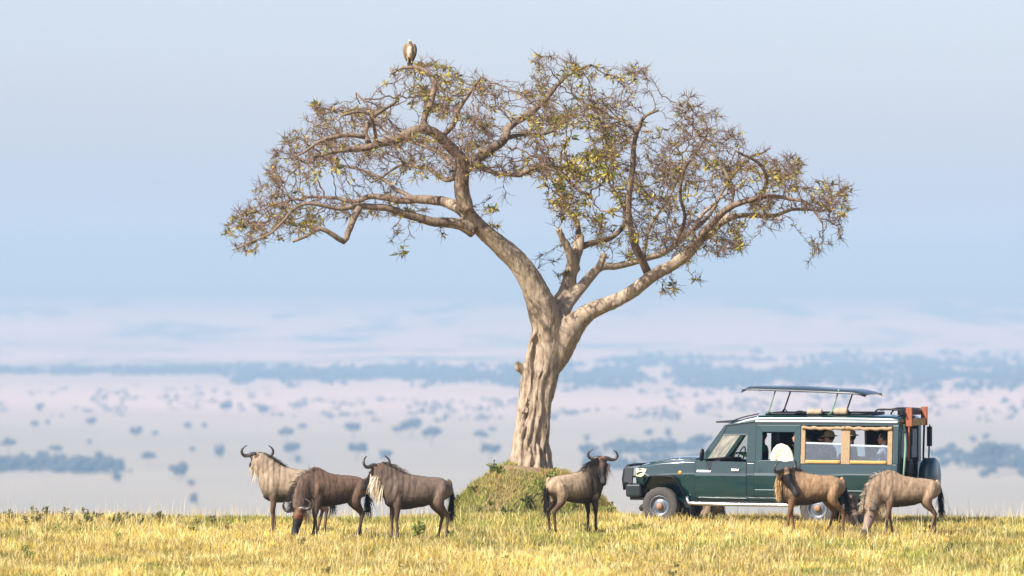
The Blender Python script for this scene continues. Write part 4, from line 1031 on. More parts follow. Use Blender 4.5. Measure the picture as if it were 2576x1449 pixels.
wildebeest('wildebeest', 'fawn wildebeest with pale bristling mane grazing beside the spare wheel', 2283, 111.4, 194, .94,
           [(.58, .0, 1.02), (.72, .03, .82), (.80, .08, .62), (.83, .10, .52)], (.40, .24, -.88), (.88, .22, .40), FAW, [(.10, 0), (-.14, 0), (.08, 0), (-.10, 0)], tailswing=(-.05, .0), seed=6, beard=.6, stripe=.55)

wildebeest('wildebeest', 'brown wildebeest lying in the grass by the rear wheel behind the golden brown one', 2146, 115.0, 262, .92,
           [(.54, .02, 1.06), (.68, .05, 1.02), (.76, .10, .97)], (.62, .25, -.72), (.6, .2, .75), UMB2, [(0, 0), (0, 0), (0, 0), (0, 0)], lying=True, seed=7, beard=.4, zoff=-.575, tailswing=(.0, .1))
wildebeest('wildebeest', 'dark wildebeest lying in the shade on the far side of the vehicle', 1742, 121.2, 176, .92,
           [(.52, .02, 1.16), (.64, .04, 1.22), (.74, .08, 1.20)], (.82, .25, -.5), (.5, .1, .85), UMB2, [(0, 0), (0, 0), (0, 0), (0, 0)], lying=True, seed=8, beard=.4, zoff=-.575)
# ------------------------------------------------------------------ safari vehicle: local -X is the front, -Y the side towards the picture's viewpoint
CAR_TH = R(-20)
M_GREEN = mat_plain('green_paint', (0.001, 0.027, 0.030), 0.30, noise=0.25, scale=2.0, coat=1.0, coat_ior=1.5)
M_GREEN2 = mat_plain('dusty_green_paint', (0.002, 0.034, 0.040), 0.42, noise=0.15, scale=3.0, coat=0.5)
M_CANOPY = mat_plain('canopy_paint', (0.022, 0.034, 0.038), 0.35, noise=0.2, scale=3.0, coat=0.8)
M_BUMPER = mat_plain('bumper_paint', (0.008, 0.016, 0.020), 0.4, noise=0.2, scale=4.0, coat=0.5)
M_BLACK = mat_plain('black_plastic', (0.010, 0.010, 0.012), 0.5, noise=0.2, scale=8, spec=0.25)
M_SEAM = mat_plain('rubber_seam', (0.006, 0.007, 0.008), 0.8, noise=0.1)
M_TYRE = mat_plain('dusty_tyre', (0.062, 0.055, 0.050), 0.9, noise=0.25, scale=9, bump=0.4)
M_STEEL = mat_plain('wheel_steel', (0.15, 0.17, 0.20), 0.42, metal=0.5, noise=0.25, scale=10)
M_STEELDARK = mat_plain('dark_steel', (0.035, 0.040, 0.048), 0.45, noise=0.2, scale=8)
M_HUB = mat_plain('rusty_hub', (0.30, 0.16, 0.09), 0.6, noise=0.4, scale=25)
M_CHROME = mat_plain('worn_chrome', (0.62, 0.62, 0.64), 0.25, metal=0.9, noise=0.15, scale=20)
M_RAIL = mat_plain('pale_rail_sheen', (0.42, 0.50, 0.53), 0.3, noise=0.25, scale=4, coat=0.5)  # pale tone stands for sky reflection painted along the gutter
M_CANVAS = mat_plain('tan_canvas', (0.33, 0.235, 0.14), 0.9, noise=0.2, scale=14, bump=0.3, spec=0.15)
M_CANVASY = mat_plain('ochre_canvas', (0.48, 0.31, 0.11), 0.9, noise=0.2, scale=14, bump=0.3, spec=0.15)
M_LAMP = mat_plain('headlamp_lens', (0.80, 0.66, 0.40), 0.15, noise=0.2, scale=10, coat=1.0)
M_AMBER = mat_plain('amber_lens', (0.80, 0.30, 0.05), 0.2, noise=0.1, coat=1.0)
M_CREAM = mat_plain('cream_vinyl', (0.50, 0.44, 0.34), 0.6, noise=0.12, scale=6)
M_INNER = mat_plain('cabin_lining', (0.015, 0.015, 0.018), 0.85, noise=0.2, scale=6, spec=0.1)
M_REDWOOD = mat_plain('red_brown_timber', (0.26, 0.075, 0.03), 0.7, noise=0.45, scale=9, bump=0.3)
M_OCHREWOOD = mat_plain('ochre_timber', (0.36, 0.22, 0.09), 0.7, noise=0.4, scale=12, bump=0.3)
M_STRUTG = mat_plain('pale_green_strut', (0.19, 0.30, 0.22), 0.5, noise=0.2)

def mat_pane(name, tint, refl, dust):
    m, t, N, L, b = new_mat(name)
    tr = N.new('ShaderNodeBsdfTransparent'); tr.inputs[0].default_value = (*tint, 1)
    gl = N.new('ShaderNodeBsdfGlossy'); gl.inputs['Roughness'].default_value = 0.05
    df = N.new('ShaderNodeBsdfTranslucent'); df.inputs[0].default_value = (0.66, 0.64, 0.57, 1)
    fr = N.new('ShaderNodeFresnel'); fr.inputs[0].default_value = 1.5
    ad = N.new('ShaderNodeMath'); ad.operation = 'ADD'; ad.inputs[1].default_value = refl; L.new(fr.outputs[0], ad.inputs[0])
    m1 = N.new('ShaderNodeMixShader'); L.new(ad.outputs[0], m1.inputs[0]); L.new(tr.outputs[0], m1.inputs[1]); L.new(gl.outputs[0], m1.inputs[2])
    tc = N.new('ShaderNodeTexCoord'); nz = N.new('ShaderNodeTexNoise'); nz.inputs['Scale'].default_value = 5; L.new(tc.outputs['Object'], nz.inputs['Vector'])
    mr = N.new('ShaderNodeMapRange'); mr.inputs[1].default_value = .3; mr.inputs[2].default_value = .7; mr.inputs[3].default_value = dust * .5; mr.inputs[4].default_value = dust * 1.4; L.new(nz.outputs[0], mr.inputs[0])
    m2 = N.new('ShaderNodeMixShader'); L.new(mr.outputs[0], m2.inputs[0]); L.new(m1.outputs[0], m2.inputs[1]); L.new(df.outputs[0], m2.inputs[2])
    L.new(m2.outputs[0], N['Material Output'].inputs['Surface'])
    return m
M_GLASS = mat_pane('window_glass', (0.86, 0.90, 0.90), 0.02, 0.05)
M_SHIELD = mat_pane('dusty_windscreen', (0.84, 0.86, 0.82), 0.04, 0.55)
M_VINYL = mat_pane('clear_vinyl', (0.70, 0.80, 0.84), 0.10, 0.05)

car = empty('safari_vehicle', (4.90, 118.0, -0.04), CAR_TH)
tag(car, 'dark green open sided safari vehicle with raised roof hatch parked behind the wildebeest', 'safari vehicle')
CARM = Matrix.Translation((4.90, 118.0, -0.04)) @ Matrix.Rotation(CAR_TH, 4, 'Z')

ZW = np.array([(.48, .79), (.56, .83), (.64, .855), (.75, .872), (.90, .884), (1.03, .890), (1.05, .888), (1.08, .876), (1.20, .868), (1.31, .860), (2.14, .795)])
def yw(z): return float(np.interp(z, ZW[:, 0], ZW[:, 1]))

def bev(o, w_=0.008, seg=2):
    md = o.modifiers.new('b', 'BEVEL'); md.width = w_; md.segments = seg; md.limit_method = 'ANGLE'; md.angle_limit = R(40)
    return o
def box(name, x0, x1, y0, y1, z0, z1, mat, parent=car, bevel=0.006):
    V = [(x, y, z) for z in (z0, z1) for (x, y) in ((x0, y0), (x1, y0), (x1, y1), (x0, y1))]
    F = [(3, 2, 1, 0), (4, 5, 6, 7), (0, 1, 5, 4), (1, 2, 6, 5), (2, 3, 7, 6), (3, 0, 4, 7)]
    o = mesh_obj(name, V, F, mat, parent)
    if bevel: bev(o, bevel)
    return o
def tube(name, pts, r, mat, parent=car, n=8, step=0.05, res=True):
    if res: P, Rr = resample([np.array(p, float) for p in pts], [r] * len(pts), step)
    else: P, Rr = np.array(pts, float), [r] * len(pts)
    V, F = loft(P, Rr, n, ref=(0.31, 0.9, 0.2)); return mesh_obj(name, V, F, mat, parent, smooth=True)
def side_poly(name, poly, th, mat, side=-1, off=0.0, parent=car, bevel=0.006, sub=1):
    """slab following the tumblehome of the body side; poly is convex, in (x, z)"""
    n = len(poly); V = []
    for k in (0, 1):
        for (x, z) in poly: V.append((x, side * (yw(z) + off - k * th), z))
    F = [tuple(range(n)), tuple(range(2 * n - 1, n - 1, -1))] + [(i, i + n, (i + 1) % n + n, (i + 1) % n) for i in range(n)]
    if side > 0: F = [tuple(reversed(f)) for f in F]
    o = mesh_obj(name, V, F, mat, parent)
    if bevel: bev(o, bevel)
    return o
def side_grid(name, x0, x1, z0, z1, off, mat, side=-1, parent=car, nz=14, th=0.012):
    zs = np.linspace(z0, z1, nz); V = []; F = []
    for k in (0, 1):
        for z in zs:
            for x in (x0, x1): V.append((x, side * (yw(z) + off - k * th), z))
    m_ = nz * 2
    for i in range(nz - 1):
        a = 2 * i; F.append((a, a + 1, a + 3, a + 2)); F.append((m_ + a, m_ + a + 2, m_ + a + 3, m_ + a + 1))
        F.append((a, a + 2, m_ + a + 2, m_ + a)); F.append((a + 1, m_ + a + 1, m_ + a + 3, a + 3))
    F.append((0, m_, m_ + 1, 1)); t_ = m_ - 2; F.append((t_, t_ + 1, m_ + t_ + 1, m_ + t_))
    if side > 0: F = [tuple(reversed(f)) for f in F]
    return mesh_obj(name, V, F, mat, parent)
def boolean(o, cutters):
    for c in cutters:
        md = o.modifiers.new('x', 'BOOLEAN'); md.operation = 'DIFFERENCE'; md.solver = 'EXACT'; md.object = c
    dg = bpy.context.evaluated_depsgraph_get(); dg.update()
    me = bpy.data.meshes.new_from_object(o.evaluated_get(dg)); old = o.data
    o.modifiers.clear(); o.data = me
    for c in cutters: bpy.data.objects.remove(c)
    return o
def prism_y(poly, y0, y1):
    n = len(poly); V = [(x, y0, z) for x, z in poly] + [(x, y1, z) for x, z in poly]
    F = [tuple(range(n - 1, -1, -1)), tuple(range(n, 2 * n))] + [(i, (i + 1) % n, (i + 1) % n + n, i + n) for i in range(n)]
    o = mesh_obj('cut', V, F); bm = bmesh.new(); bm.from_mesh(o.data); bmesh.ops.recalc_face_normals(bm, faces=bm.faces); bm.to_mesh(o.data); bm.free()
    return o

# ---- body tub
XS = [-2.235, -2.21, -2.16, -2.08, -1.95, -1.8, -1.62, -1.4, -1.2, -1.0, -.86, -.80, -.6, -.2, .3, .8, 1.3, 1.8, 2.3, 2.8, 3.2, 3.34, 3.37]
def htop(x): return float(np.interp(x, [-2.25, -2.18, -2.05, -1.62, -1.2, -.86, -.80], [1.12, 1.185, 1.225, 1.285, 1.315, 1.32, 1.31]))
def fxs(x): return float(np.interp(x, [-2.24, -2.2, -2.1, -1.9, -1.6, 3.30, 3.37], [.86, .90, .935, .965, 1, 1, .985]))
ZL = [.48, .53, .60, .70, .82, .94, 1.03, 1.05, 1.08, 1.18, 1.27]
V = []; ringn = None
for x in XS:
    zt = htop(x); fy = fxs(x); ring = []
    zb = .80 if x < -2.0 else (.56 if x > 2.2 else .48)
    zz = [zb + (z - .48) * (zt - zb) / (1.31 - .48) for z in ZL]
    yy = [yw(z) * fy for z in ZL]
    crown = .045 if x < -.85 else 0.0
    half = [(y, z) for y, z in zip(yy, zz)] + [(yy[-1] - .012, zt - .012), (yy[-1] - .05, zt), (.45, zt + crown * .75), (.22, zt + crown)]
    ring = [(-y, z) for y, z in half] + [(0, zt + crown * 1.05)] + [(y, z) for y, z in reversed(half)] + [(.4, zb), (-.4, zb)]
    ringn = len(ring); V += [(x, y, z) for y, z in ring]
F = []
for i in range(len(XS) - 1):
    for q in range(ringn):
        F.append((i * ringn + q, i * ringn + (q + 1) % ringn, (i + 1) * ringn + (q + 1) % ringn, (i + 1) * ringn + q))
F.append(tuple(range(ringn - 1, -1, -1))); F.append(tuple(range((len(XS) - 1) * ringn, len(XS) * ringn)))
body = mesh_obj('body', V, F, M_GREEN)
bm = bmesh.new(); bm.from_mesh(body.data); bmesh.ops.recalc_face_normals(bm, faces=bm.faces); bm.to_mesh(body.data); bm.free()
ARF = [(-2.10, .2), (-2.04, .82), (-1.93, .965), (-1.84, 1.0), (-1.44, 1.0), (-1.35, .955), (-1.25, .83), (-1.10, .48), (-1.06, .2)]
ARR = [(1.17, .2), (1.20, .60), (1.31, .76), (1.45, .84), (1.92, .84), (2.05, .76), (2.17, .60), (2.20, .2)]
cut = [prism_y(ARF, -1.2, -.52), prism_y(ARF, .52, 1.2), prism_y(ARR, -1.2, -.52), prism_y(ARR, .52, 1.2),
       prism_y([(-.74, .64), (3.31, .64), (3.31, 1.7), (-.74, 1.7)], -.80, .80)]
boolean(body, cut)
body.parent = car
wn = body.modifiers.new('wn', 'WEIGHTED_NORMAL') 
body.data.polygons.foreach_set('use_smooth', np.ones(len(body.data.polygons), dtype=bool))
try: body.data.set_sharp_from_angle(angle=R(28))
except Exception: pass
# black flares round the arches, both sides
def flare(poly, side):
    P = [np.array((x, side * (yw(max(.5, z)) * fxs(x) + .012), z)) for x, z in poly[1:-1]]
    Pp, Rr = resample(P, [.030] * len(P), .04)
    V, F = loft(Pp, [(.045, .022)] * len(Pp), 8, ref=(0, 1, 0)); mesh_obj('wheel_arch_flare', V, F, M_BLACK, car, smooth=True)
for sd in (-1, 1): flare(ARF, sd); flare(ARR, sd)
for sd in (-1, 1):
    for x0, x1 in ((-2.06, -1.09), (1.2, 2.18)):
        box('inner_arch', x0, x1, sd * .50 - .01, sd * .50 + .01, .35, 1.01, M_SEAM, bevel=0)
# ---- front: bumper, bull bar, grille, lamps
o = bev(box('front_bumper', -2.44, -2.10, -.84, .84, .56, .84, M_BUMPER, bevel=0), .05, 3)
box('bumper_underside', -2.36, -2.08, -.78, .78, .50, .56, M_BLACK)
box('grille', -2.262, -2.225, -.52, .52, .90, 1.12, M_BLACK)
for sd in (-1, 1):
    hp_ = [(-2.245, .985), (-2.09, .975), (-2.03, 1.02), (-1.97, 1.135), (-2.06, 1.152), (-2.235, 1.150)]; nh = len(hp_)
    V = [(x, sd * (yw(z) * fxs(x) + .014 - k * .14), z) for k in (0, 1) for x, z in hp_]
    bev(mesh_obj('headlight', V, [tuple(range(nh)), tuple(range(2 * nh - 1, nh - 1, -1))] + [(i, i + nh, (i + 1) % nh + nh, (i + 1) % nh) for i in range(nh)], M_LAMP, car), .012)
    V, F = loft(np.array([(-1.24, sd * (yw(1.08) - .01), 1.075), (-1.24, sd * (yw(1.08) + .015), 1.075), (-1.24, sd * (yw(1.08) + .028), 1.075)]), [.042, .042, .026], 12, ref=(1, 0, 0))
    mesh_obj('indicator', V, F, M_AMBER, car, smooth=True)
    V, F = loft(np.array([(-2.45, sd * .70, .76), (-2.40, sd * .70, .76)]), [(.05, .065), (.055, .07)], 12, ref=(0, 1, 0)); mesh_obj('fog_lamp', V, F, M_LAMP, car, smooth=True)
    # bull bar uprights
    V, F = loft(np.array([(-2.50, sd * .62, .70), (-2.52, sd * .62, .92), (-2.50, sd * .62, 1.10), (-2.42, sd * .62, 1.20)]), [(.028, .06), (.028, .07), (.028, .06), (.025, .04)], 10, ref=(0, 1, 0)); mesh_obj('bull_bar_upright', V, F, M_BLACK, car, smooth=True)
    V = [(x, sd * (.835 + k * .03), z) for k in (-1, 1) for x, z in ((-2.47, .86), (-2.28, .84), (-2.26, 1.165), (-2.38, 1.19), (-2.44, 1.15))]
    bev(mesh_obj('bull_bar_wing', V, [(0, 1, 2, 3, 4), (9, 8, 7, 6, 5)] + [(i, i + 5, (i + 1) % 5 + 5, (i + 1) % 5) for i in range(5)], M_STEELDARK, car), .012)
tube('bull_bar_rail', [(-2.36, -.83, 1.18), (-2.46, -.62, 1.19), (-2.50, 0, 1.20), (-2.46, .62, 1.19), (-2.36, .83, 1.18)], .028, M_BLACK)
tube('bull_bar_rail', [(-2.51, -.62, .95), (-2.55, 0, .95), (-2.51, .62, .95)], .022, M_BLACK)
# hood bulge
V = []; F = []; xs_ = np.linspace(-2.0, -.88, 10); yv = np.linspace(-.62, .62, 9)
for x in xs_:
    for y in yv:
        e_ = 1 - abs(y) / .62; V.append((x, y, htop(x) + .045 * (1 - (y / .86) ** 2) + .012 + .022 * min(1, e_ * 3) * math.sin(max(0, min(1, (x + 2.0) / 1.1)) * math.pi * .9 + .15)))
for i in range(9):
    for j in range(8): F.append((i * 9 + j, i * 9 + j + 1, (i + 1) * 9 + j + 1, (i + 1) * 9 + j))
o = mesh_obj('hood', V, F, M_GREEN, car, smooth=True); md = o.modifiers.new('s', 'SOLIDIFY'); md.thickness = .012; md.offset = 1
box('hood_hinge', -.90, -.80, -.62, .62, 1.32, 1.345, M_BLACK)
# ---- doors (both sides), seams, handles, painted crease highlight
for sd in (-1, 1):
    for (x0, x1, z0) in ((-.92, .17, .56), (.345, 1.31, .60)):
        sm = side_grid('door_seam', x0 - .014, x1 + .014, z0 - .014, 1.298, .0035, M_SEAM, sd)
        d = side_grid('door', x0, x1, z0, 1.306, .009, M_GREEN, sd)
        bpy.data.objects.remove(sm) if False else None
        xh = x0 + (.86 if x0 < 0 else .80)
        h_ = box('handle', xh - .08, xh + .09, sd * (yw(1.14) + .028) - .018, sd * (yw(1.14) + .028) + .018, 1.115, 1.155, M_CHROME, d)
    side_poly('badge', [(-.88, 1.085), (-.58, 1.085), (-.58, 1.125), (-.88, 1.125)], .012, M_CHROME, sd, .016, bevel=.004)
    side_grid('crease_highlight', .36, 3.33, .742, .752, .012, M_RAIL, sd, nz=3)  # pale strip painting the glint along the body crease
    tube('side_step', [(-1.10, sd * .86, .58), (-1.04, sd * .93, .47), (-.9, sd * .96, .455), (0, sd * .965, .445), (1.1, sd * .96, .445), (1.26, sd * .92, .45), (1.34, sd * .84, .52)], .036, M_CHROME, n=10)
    box('sill', -1.05, 1.18, sd * .74 - .07, sd * .74 + .07, .40, .50, M_BLACK)
    # mirror
    a = tube('mirror_arm', [(-.66, sd * .86, 1.34), (-.70, sd * .98, 1.36), (-.71, sd * 1.02, 1.40)], .012, M_BLACK)
    V, F = loft(np.array([(-.73, sd * 1.04, 1.33), (-.725, sd * 1.05, 1.40), (-.71, sd * 1.05, 1.52), (-.70, sd * 1.05, 1.57)]), [(.05, .03), (.085, .04), (.075, .04), (.03, .02)], 12, ref=(0, 1, 0)); mesh_obj('mirror', V, F, M_BLACK, car, smooth=True)
    # pillars, rails and panels above the belt
    side_poly('a_pillar', [(-.87, 1.305), (-.745, 1.305), (-.345, 1.865), (-.25, 2.05), (-.32, 2.04)], .05, M_GREEN, sd)
    side_poly('door_frame_front', [(-.745, 1.312), (-.70, 1.312), (-.345, 1.835), (-.36, 1.868)], .03, M_GREEN2, sd, .006)
    side_poly('cant_panel', [(-.345, 1.862), (.20, 1.868), (.345, 1.872), (.345, 2.125), (-.16, 2.08), (-.26, 2.04)], .05, M_GREEN, sd, -.012)
    side_poly('door_frame_top', [(-.36, 1.838), (.17, 1.85), (.185, 1.874), (-.345, 1.866)], .03, M_GREEN2, sd, .006)
    side_poly('b_pillar', [(.165, 1.305), (.365, 1.305), (.365, 2.125), (.345, 2.125), (.185, 1.872)], .05, M_GREEN, sd, .003)
    dr = side_poly('window_frame', [(.365, 1.305), (.50, 1.345), (.50, 1.92), (.365, 2.06)], .04, M_GREEN2, sd, .004)
    side_poly('window_frame', [(1.18, 1.345), (1.31, 1.305), (1.31, 2.06), (1.18, 1.92)], .04, M_GREEN2, sd, .004)
    side_poly('window_frame', [(.365, 2.06), (.50, 1.92), (1.18, 1.92), (1.31, 2.06)], .04, M_GREEN2, sd, .004)
    side_poly('window_frame', [(.365, 1.305), (1.31, 1.305), (1.18, 1.345), (.50, 1.345)], .04, M_GREEN2, sd, .004)
    side_poly('roof_rail', [(.345, 2.06), (3.37, 2.06), (3.37, 2.135), (.345, 2.125)], .05, M_GREEN, sd, -.004)
    side_poly('corner_post', [(3.255, 1.30), (3.37, 1.30), (3.37, 2.07), (3.255, 2.07)], .06, M_GREEN, sd, .002)
    side_poly('belt_rail', [(1.315, 1.27), (3.255, 1.27), (3.255, 1.308), (1.315, 1.308)], .05, M_GREEN, sd, .004)
    # canvas surround of the big openings
    for (x0, x1) in ((1.325, 1.415), (2.175, 2.36), (3.15, 3.25)):
        side_poly('canvas_post', [(x0, 1.285), (x1, 1.285), (x1, 2.05), (x0, 2.05)], .025, M_CANVAS, sd, .014, bevel=.008)
    rr = [.034 + .004 * math.sin(k * 1.1) + (.006 if k in (8, 9, 20) else 0) for k in range(30)]
    for (x0, x1) in ((1.345, 2.26), (2.27, 3.245)):
        Pp = np.array([(x0 + (x1 - x0) * k / 29, sd * (yw(2.0) + .025), 2.015 - .012 * math.sin(k / 29 * math.pi) + .006 * math.sin(k * .9)) for k in range(30)])
        V, F = loft(Pp, rr, 12, ref=(0, 1, 0)); mesh_obj('rolled_canvas', V, F, M_CANVAS, car, smooth=True)
    for (x0, x1) in ((1.43, 2.165), (2.372, 3.14)):
        V, F = loft(np.array([(x0 + (x1 - x0) * k / 9, sd * (yw(1.33) + .016), 1.327) for k in range(10)]), [(.018, .036)] * 10, 10, ref=(0, 1, 0)); mesh_obj('canvas_roll', V, F, M_CANVASY, car, smooth=True)
    if sd < 0:
        for (x0, x1, zt) in ((1.40, 2.19, 1.705), (2.345, 3.16, 1.665)):
            p_ = side_poly('clear_pane', [(x0, 1.34), (x1, 1.34), (x1, zt), (x0, zt + .02)], .004, M_VINYL, sd, -.012, bevel=0)
            side_poly('pane_hem', [(x0, zt - .012), (x1, zt - .03), (x1, zt + .002), (x0, zt + .020)], .006, M_RAIL, sd, -.009, parent=p_, bevel=0)
    for xx, zz_ in [(1.37, z) for z in (1.36, 1.6, 1.85)] + [(2.23, z) for z in (1.34, 1.6)] + [(2.30, z) for z in (1.34, 1.6)] + [(3.2, z) for z in (1.45, 1.7, 1.9)]:
        V, F = blobs(np.array([(xx, sd * (yw(zz_) + .018), zz_)]), np.array([[.011, .006, .011]]), ICO1_V, ICO1_F, 0); link_mesh('press_stud', np_mesh('press_stud', V, F), M_CHROME, car)
    tube('drip_rail', [(.35, sd * .808, 2.135), (1.5, sd * .808, 2.142), (3.36, sd * .808, 2.14)], .024, M_RAIL)
    tube('drip_rail', [(-.30, sd * .800, 2.045), (.0, sd * .806, 2.09), (.35, sd * .808, 2.135)], .014, M_GREEN2)
# dark panels added across the far openings to make the cabin look darker
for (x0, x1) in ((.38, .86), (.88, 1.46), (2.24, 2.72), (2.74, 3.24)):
    side_poly('added_dark_panel', [(x0, 1.30), (x1, 1.30), (x1, 2.05), (x0, 2.05)], .012, M_INNER, 1, -.055, bevel=0)
# ---- windscreen
V = [(-.84, -.76, 1.33), (-.84, .76, 1.33), (-.29, .70, 2.03), (-.29, -.70, 2.03)]
o = mesh_obj('windscreen', V, [(0, 1, 2, 3)], M_SHIELD, car); md = o.modifiers.new('s', 'SOLIDIFY'); md.thickness = .006
side_poly('door_glass', [(-.70, 1.31), (-.20, 1.31), (-.20, 1.84), (-.355, 1.84)], .004, M_GLASS, 1, -.02, bevel=0)
# ---- roof with open hatch
RX = [-.34, -.28, -.1, .15, .34, .5, 1.5, 2.5, 3.2, 3.34, 3.39]
RT = [2.045, 2.075, 2.14, 2.215, 2.255, 2.262, 2.272, 2.275, 2.265, 2.25, 2.20]
RG = [2.02, 2.025, 2.06, 2.10, 2.12, 2.125, 2.13, 2.13, 2.13, 2.13, 2.13]
V = []; half = [(1.0, 0.0), (1.0, .30), (.975, .62), (.90, .86), (.70, .97), (.35, 1.02)]
for x, zt, zg in zip(RX, RT, RG):
    ring = [(-.80 * a, zg + (zt - zg) * b_) for a, b_ in half] + [(0, zg + (zt - zg) * 1.03)] + [(.80 * a, zg + (zt - zg) * b_) for a, b_ in reversed(half)]
    ring += [(.72, zg + .004), (.30, zg + .006), (-.30, zg + .006), (-.72, zg + .004)]
    rn = len(ring); V += [(x, y, z) for y, z in ring]
F = []
for i in range(len(RX) - 1):
    for q in range(rn): F.append((i * rn + q, i * rn + (q + 1) % rn, (i + 1) * rn + (q + 1) % rn, (i + 1) * rn + q))
F.append(tuple(range(rn - 1, -1, -1))); F.append(tuple(range((len(RX) - 1) * rn, len(RX) * rn)))
roof = mesh_obj('roof', V, F, M_GREEN)
bm = bmesh.new(); bm.from_mesh(roof.data); bmesh.ops.recalc_face_normals(bm, faces=bm.faces); bm.to_mesh(roof.data); bm.free()
hx = mesh_obj('cut', [(x, y, z) for z in (1.9, 2.6) for (x, y) in ((.50, -.50), (2.66, -.50), (2.66, .50), (.50, .50))], [(3, 2, 1, 0), (4, 5, 6, 7), (0, 1, 5, 4), (1, 2, 6, 5), (2, 3, 7, 6), (3, 0, 4, 7)])
boolean(roof, [hx]); roof.parent = car
roof.data.polygons.foreach_set('use_smooth', np.ones(len(roof.data.polygons), dtype=bool))
try: roof.data.set_sharp_from_angle(angle=R(35))
except Exception: pass
for (a, c_) in (((.48, -.50, 2.285), (2.68, -.50, 2.30)), ((.48, .50, 2.285), (2.68, .50, 2.30)), ((.48, -.50, 2.285), (.48, .50, 2.285)), ((2.68, -.50, 2.30), (2.68, .50, 2.30))):
    tube('hatch_coaming', [a, c_], .026, M_BLACK, n=6, step=.3)
# ---- raised hatch canopy on four struts
V = []; F = []; cx = np.linspace(-.02, 2.62, 22); cyv = np.linspace(-.62, .62, 13)
for x in cx:
    t_ = (x + .02) / 2.64
    for y in cyv:
        e_ = max(0, abs(y) / .62); ex = max(0, 1 - t_ / .05) + max(0, (t_ - .88) / .12)
        z = 2.815 - .075 * t_ + .048 * (1 - e_ ** 2) * (1 - min(1, ex) ** 2 * .7) + .022 * math.exp(-((t_ - .45) / .2) ** 2) * (1 - e_ ** 2) - .055 * min(1, ex) ** 2
        V.append((x, y, z - (.028 if abs(y) > .61 else 0)))
for i in range(21):
    for j in range(12): F.append((i * 13 + j, (i + 1) * 13 + j, (i + 1) * 13 + j + 1, i * 13 + j + 1))
o = mesh_obj('hatch_canopy', V, F, M_CANOPY, car, smooth=True); md = o.modifiers.new('s', 'SOLIDIFY'); md.thickness = .022; md.offset = -1
for sd in (-1, 1):
    tube('canopy_edge', [(.0, sd * .62, 2.775), (1.3, sd * .62, 2.745), (2.60, sd * .62, 2.690)], .013, M_STEELDARK, n=8, step=.2)
    mt_ = M_STRUTG if sd < 0 else M_BLACK  # near struts coloured pale as if sunlit, far ones black
    for (xb, xt) in ((.52, .70), (1.86, 2.04)):
        s1 = tube('strut', [(xb, sd * .52, 2.27), (xb + .03, sd * .53, 2.36), (xt, sd * .54, 2.79)], .016, mt_, n=8)
        tube('strut_foot', [(xb - .05, sd * .52, 2.265), (xb + .03, sd * .53, 2.37), (xb + .12, sd * .52, 2.27)], .014, mt_, s1, n=6, step=.2)
# ---- roof furniture: front rack, rear rails
for sd in (-1, 1):
    tube('rack_rail', [(-.30, sd * .58, 2.10), (.0, sd * .60, 2.205), (.36, sd * .62, 2.285)], .014, M_BLACK, n=6)
    tube('rear_rail', [(2.78, sd * .66, 2.27), (2.86, sd * .66, 2.37), (2.98, sd * .66, 2.395), (3.42, sd * .66, 2.375), (3.45, sd * .66, 2.29)], .018, M_BLACK, n=8)
for x in (2.95, 3.2, 3.42): tube('rack_bar', [(x, -.66, 2.38), (x, .66, 2.38)], .015, M_BLACK, n=6, step=.5)
box('roof_visor', -.56, -.20, -.62, .62, 2.095, 2.125, M_BLACK)
box('roof_box', 3.20, 3.48, -.30, .58, 2.27, 2.36, M_BLACK)
# ---- rear end
box('rear_panel', 3.345, 3.385, -.80, .80, .60, 1.31, M_GREEN)
box('rear_bumper', 3.36, 3.52, -.82, .82, .50, .62, M_BLACK)
for (y0, y1, z0, z1, mt_) in ((-.80, -.60, 1.31, 2.12, M_GREEN2), (.60, .80, 1.31, 2.12, M_GREEN2), (-.03, .09, 1.31, 2.0, M_INNER), (-.60, .60, 1.98, 2.13, M_INNER), (-.60, .60, 1.31, 1.40, M_INNER)):
    box('rear_frame', 3.345, 3.385, y0, y1, z0, z1, mt_)
for (y0, y1) in ((-.60, -.03), (.09, .60)):
    o = box('rear_glass', 3.362, 3.368, y0, y1, 1.40, 1.98, M_GLASS, bevel=0)
box('door_card', 3.386, 3.40, -.56, .50, .98, 1.36, M_INNER)
tube('rear_ladder', [(3.43, -.70, 1.0), (3.47, -.70, 1.4), (3.47, -.66, 1.75), (3.42, -.62, 2.10)], .024, M_STRUTG)
tube('rear_ladder', [(3.43, -.40, 1.0), (3.47, -.40, 1.4), (3.47, -.40, 1.75), (3.42, -.40, 2.10)], .020, M_BLACK)
for z in (1.15, 1.42, 1.68, 1.94): tube('ladder_rung', [(3.465, -.69, z), (3.465, -.40, z)], .013, M_BLACK, n=6, step=.2)
V, F = loft(np.array([(3.39, -.36, 1.22), (3.44, -.36, 1.22), (3.50, -.36, 1.22), (3.51, -.36, 1.22)]), [.17, .19, .18, .12], 20, ref=(0, 1, 0)); mesh_obj('cable_reel', V, F, M_BLACK, car, smooth=True)
for sd in (-1, 1):
    box('carrier_upright', 3.455, 3.585, sd * .55 - .03, sd * .55 + .03, 2.05, 2.43, M_REDWOOD, bevel=.008)
    tube('carrier_leg', [(3.50, sd * .55, 1.36), (3.51, sd * .55, 1.75), (3.52, sd * .55, 2.08)], .022, M_REDWOOD if sd < 0 else M_BLACK)
    box('tail_lamp', 3.386, 3.41, sd * .72 - .05, sd * .72 + .05, .80, .98, M_AMBER)
box('carrier_crossbar', 3.475, 3.555, -.53, .53, 2.06, 2.20, M_OCHREWOOD, bevel=.008)
box('high_lift_jack', 3.53, 3.62, .70, .80, 1.62, 2.02, M_BLACK); tube('jack_bar', [(3.56, .72, 1.15), (3.57, .74, 1.65), (3.58, .75, 2.06)], .016, M_BLACK, n=6)
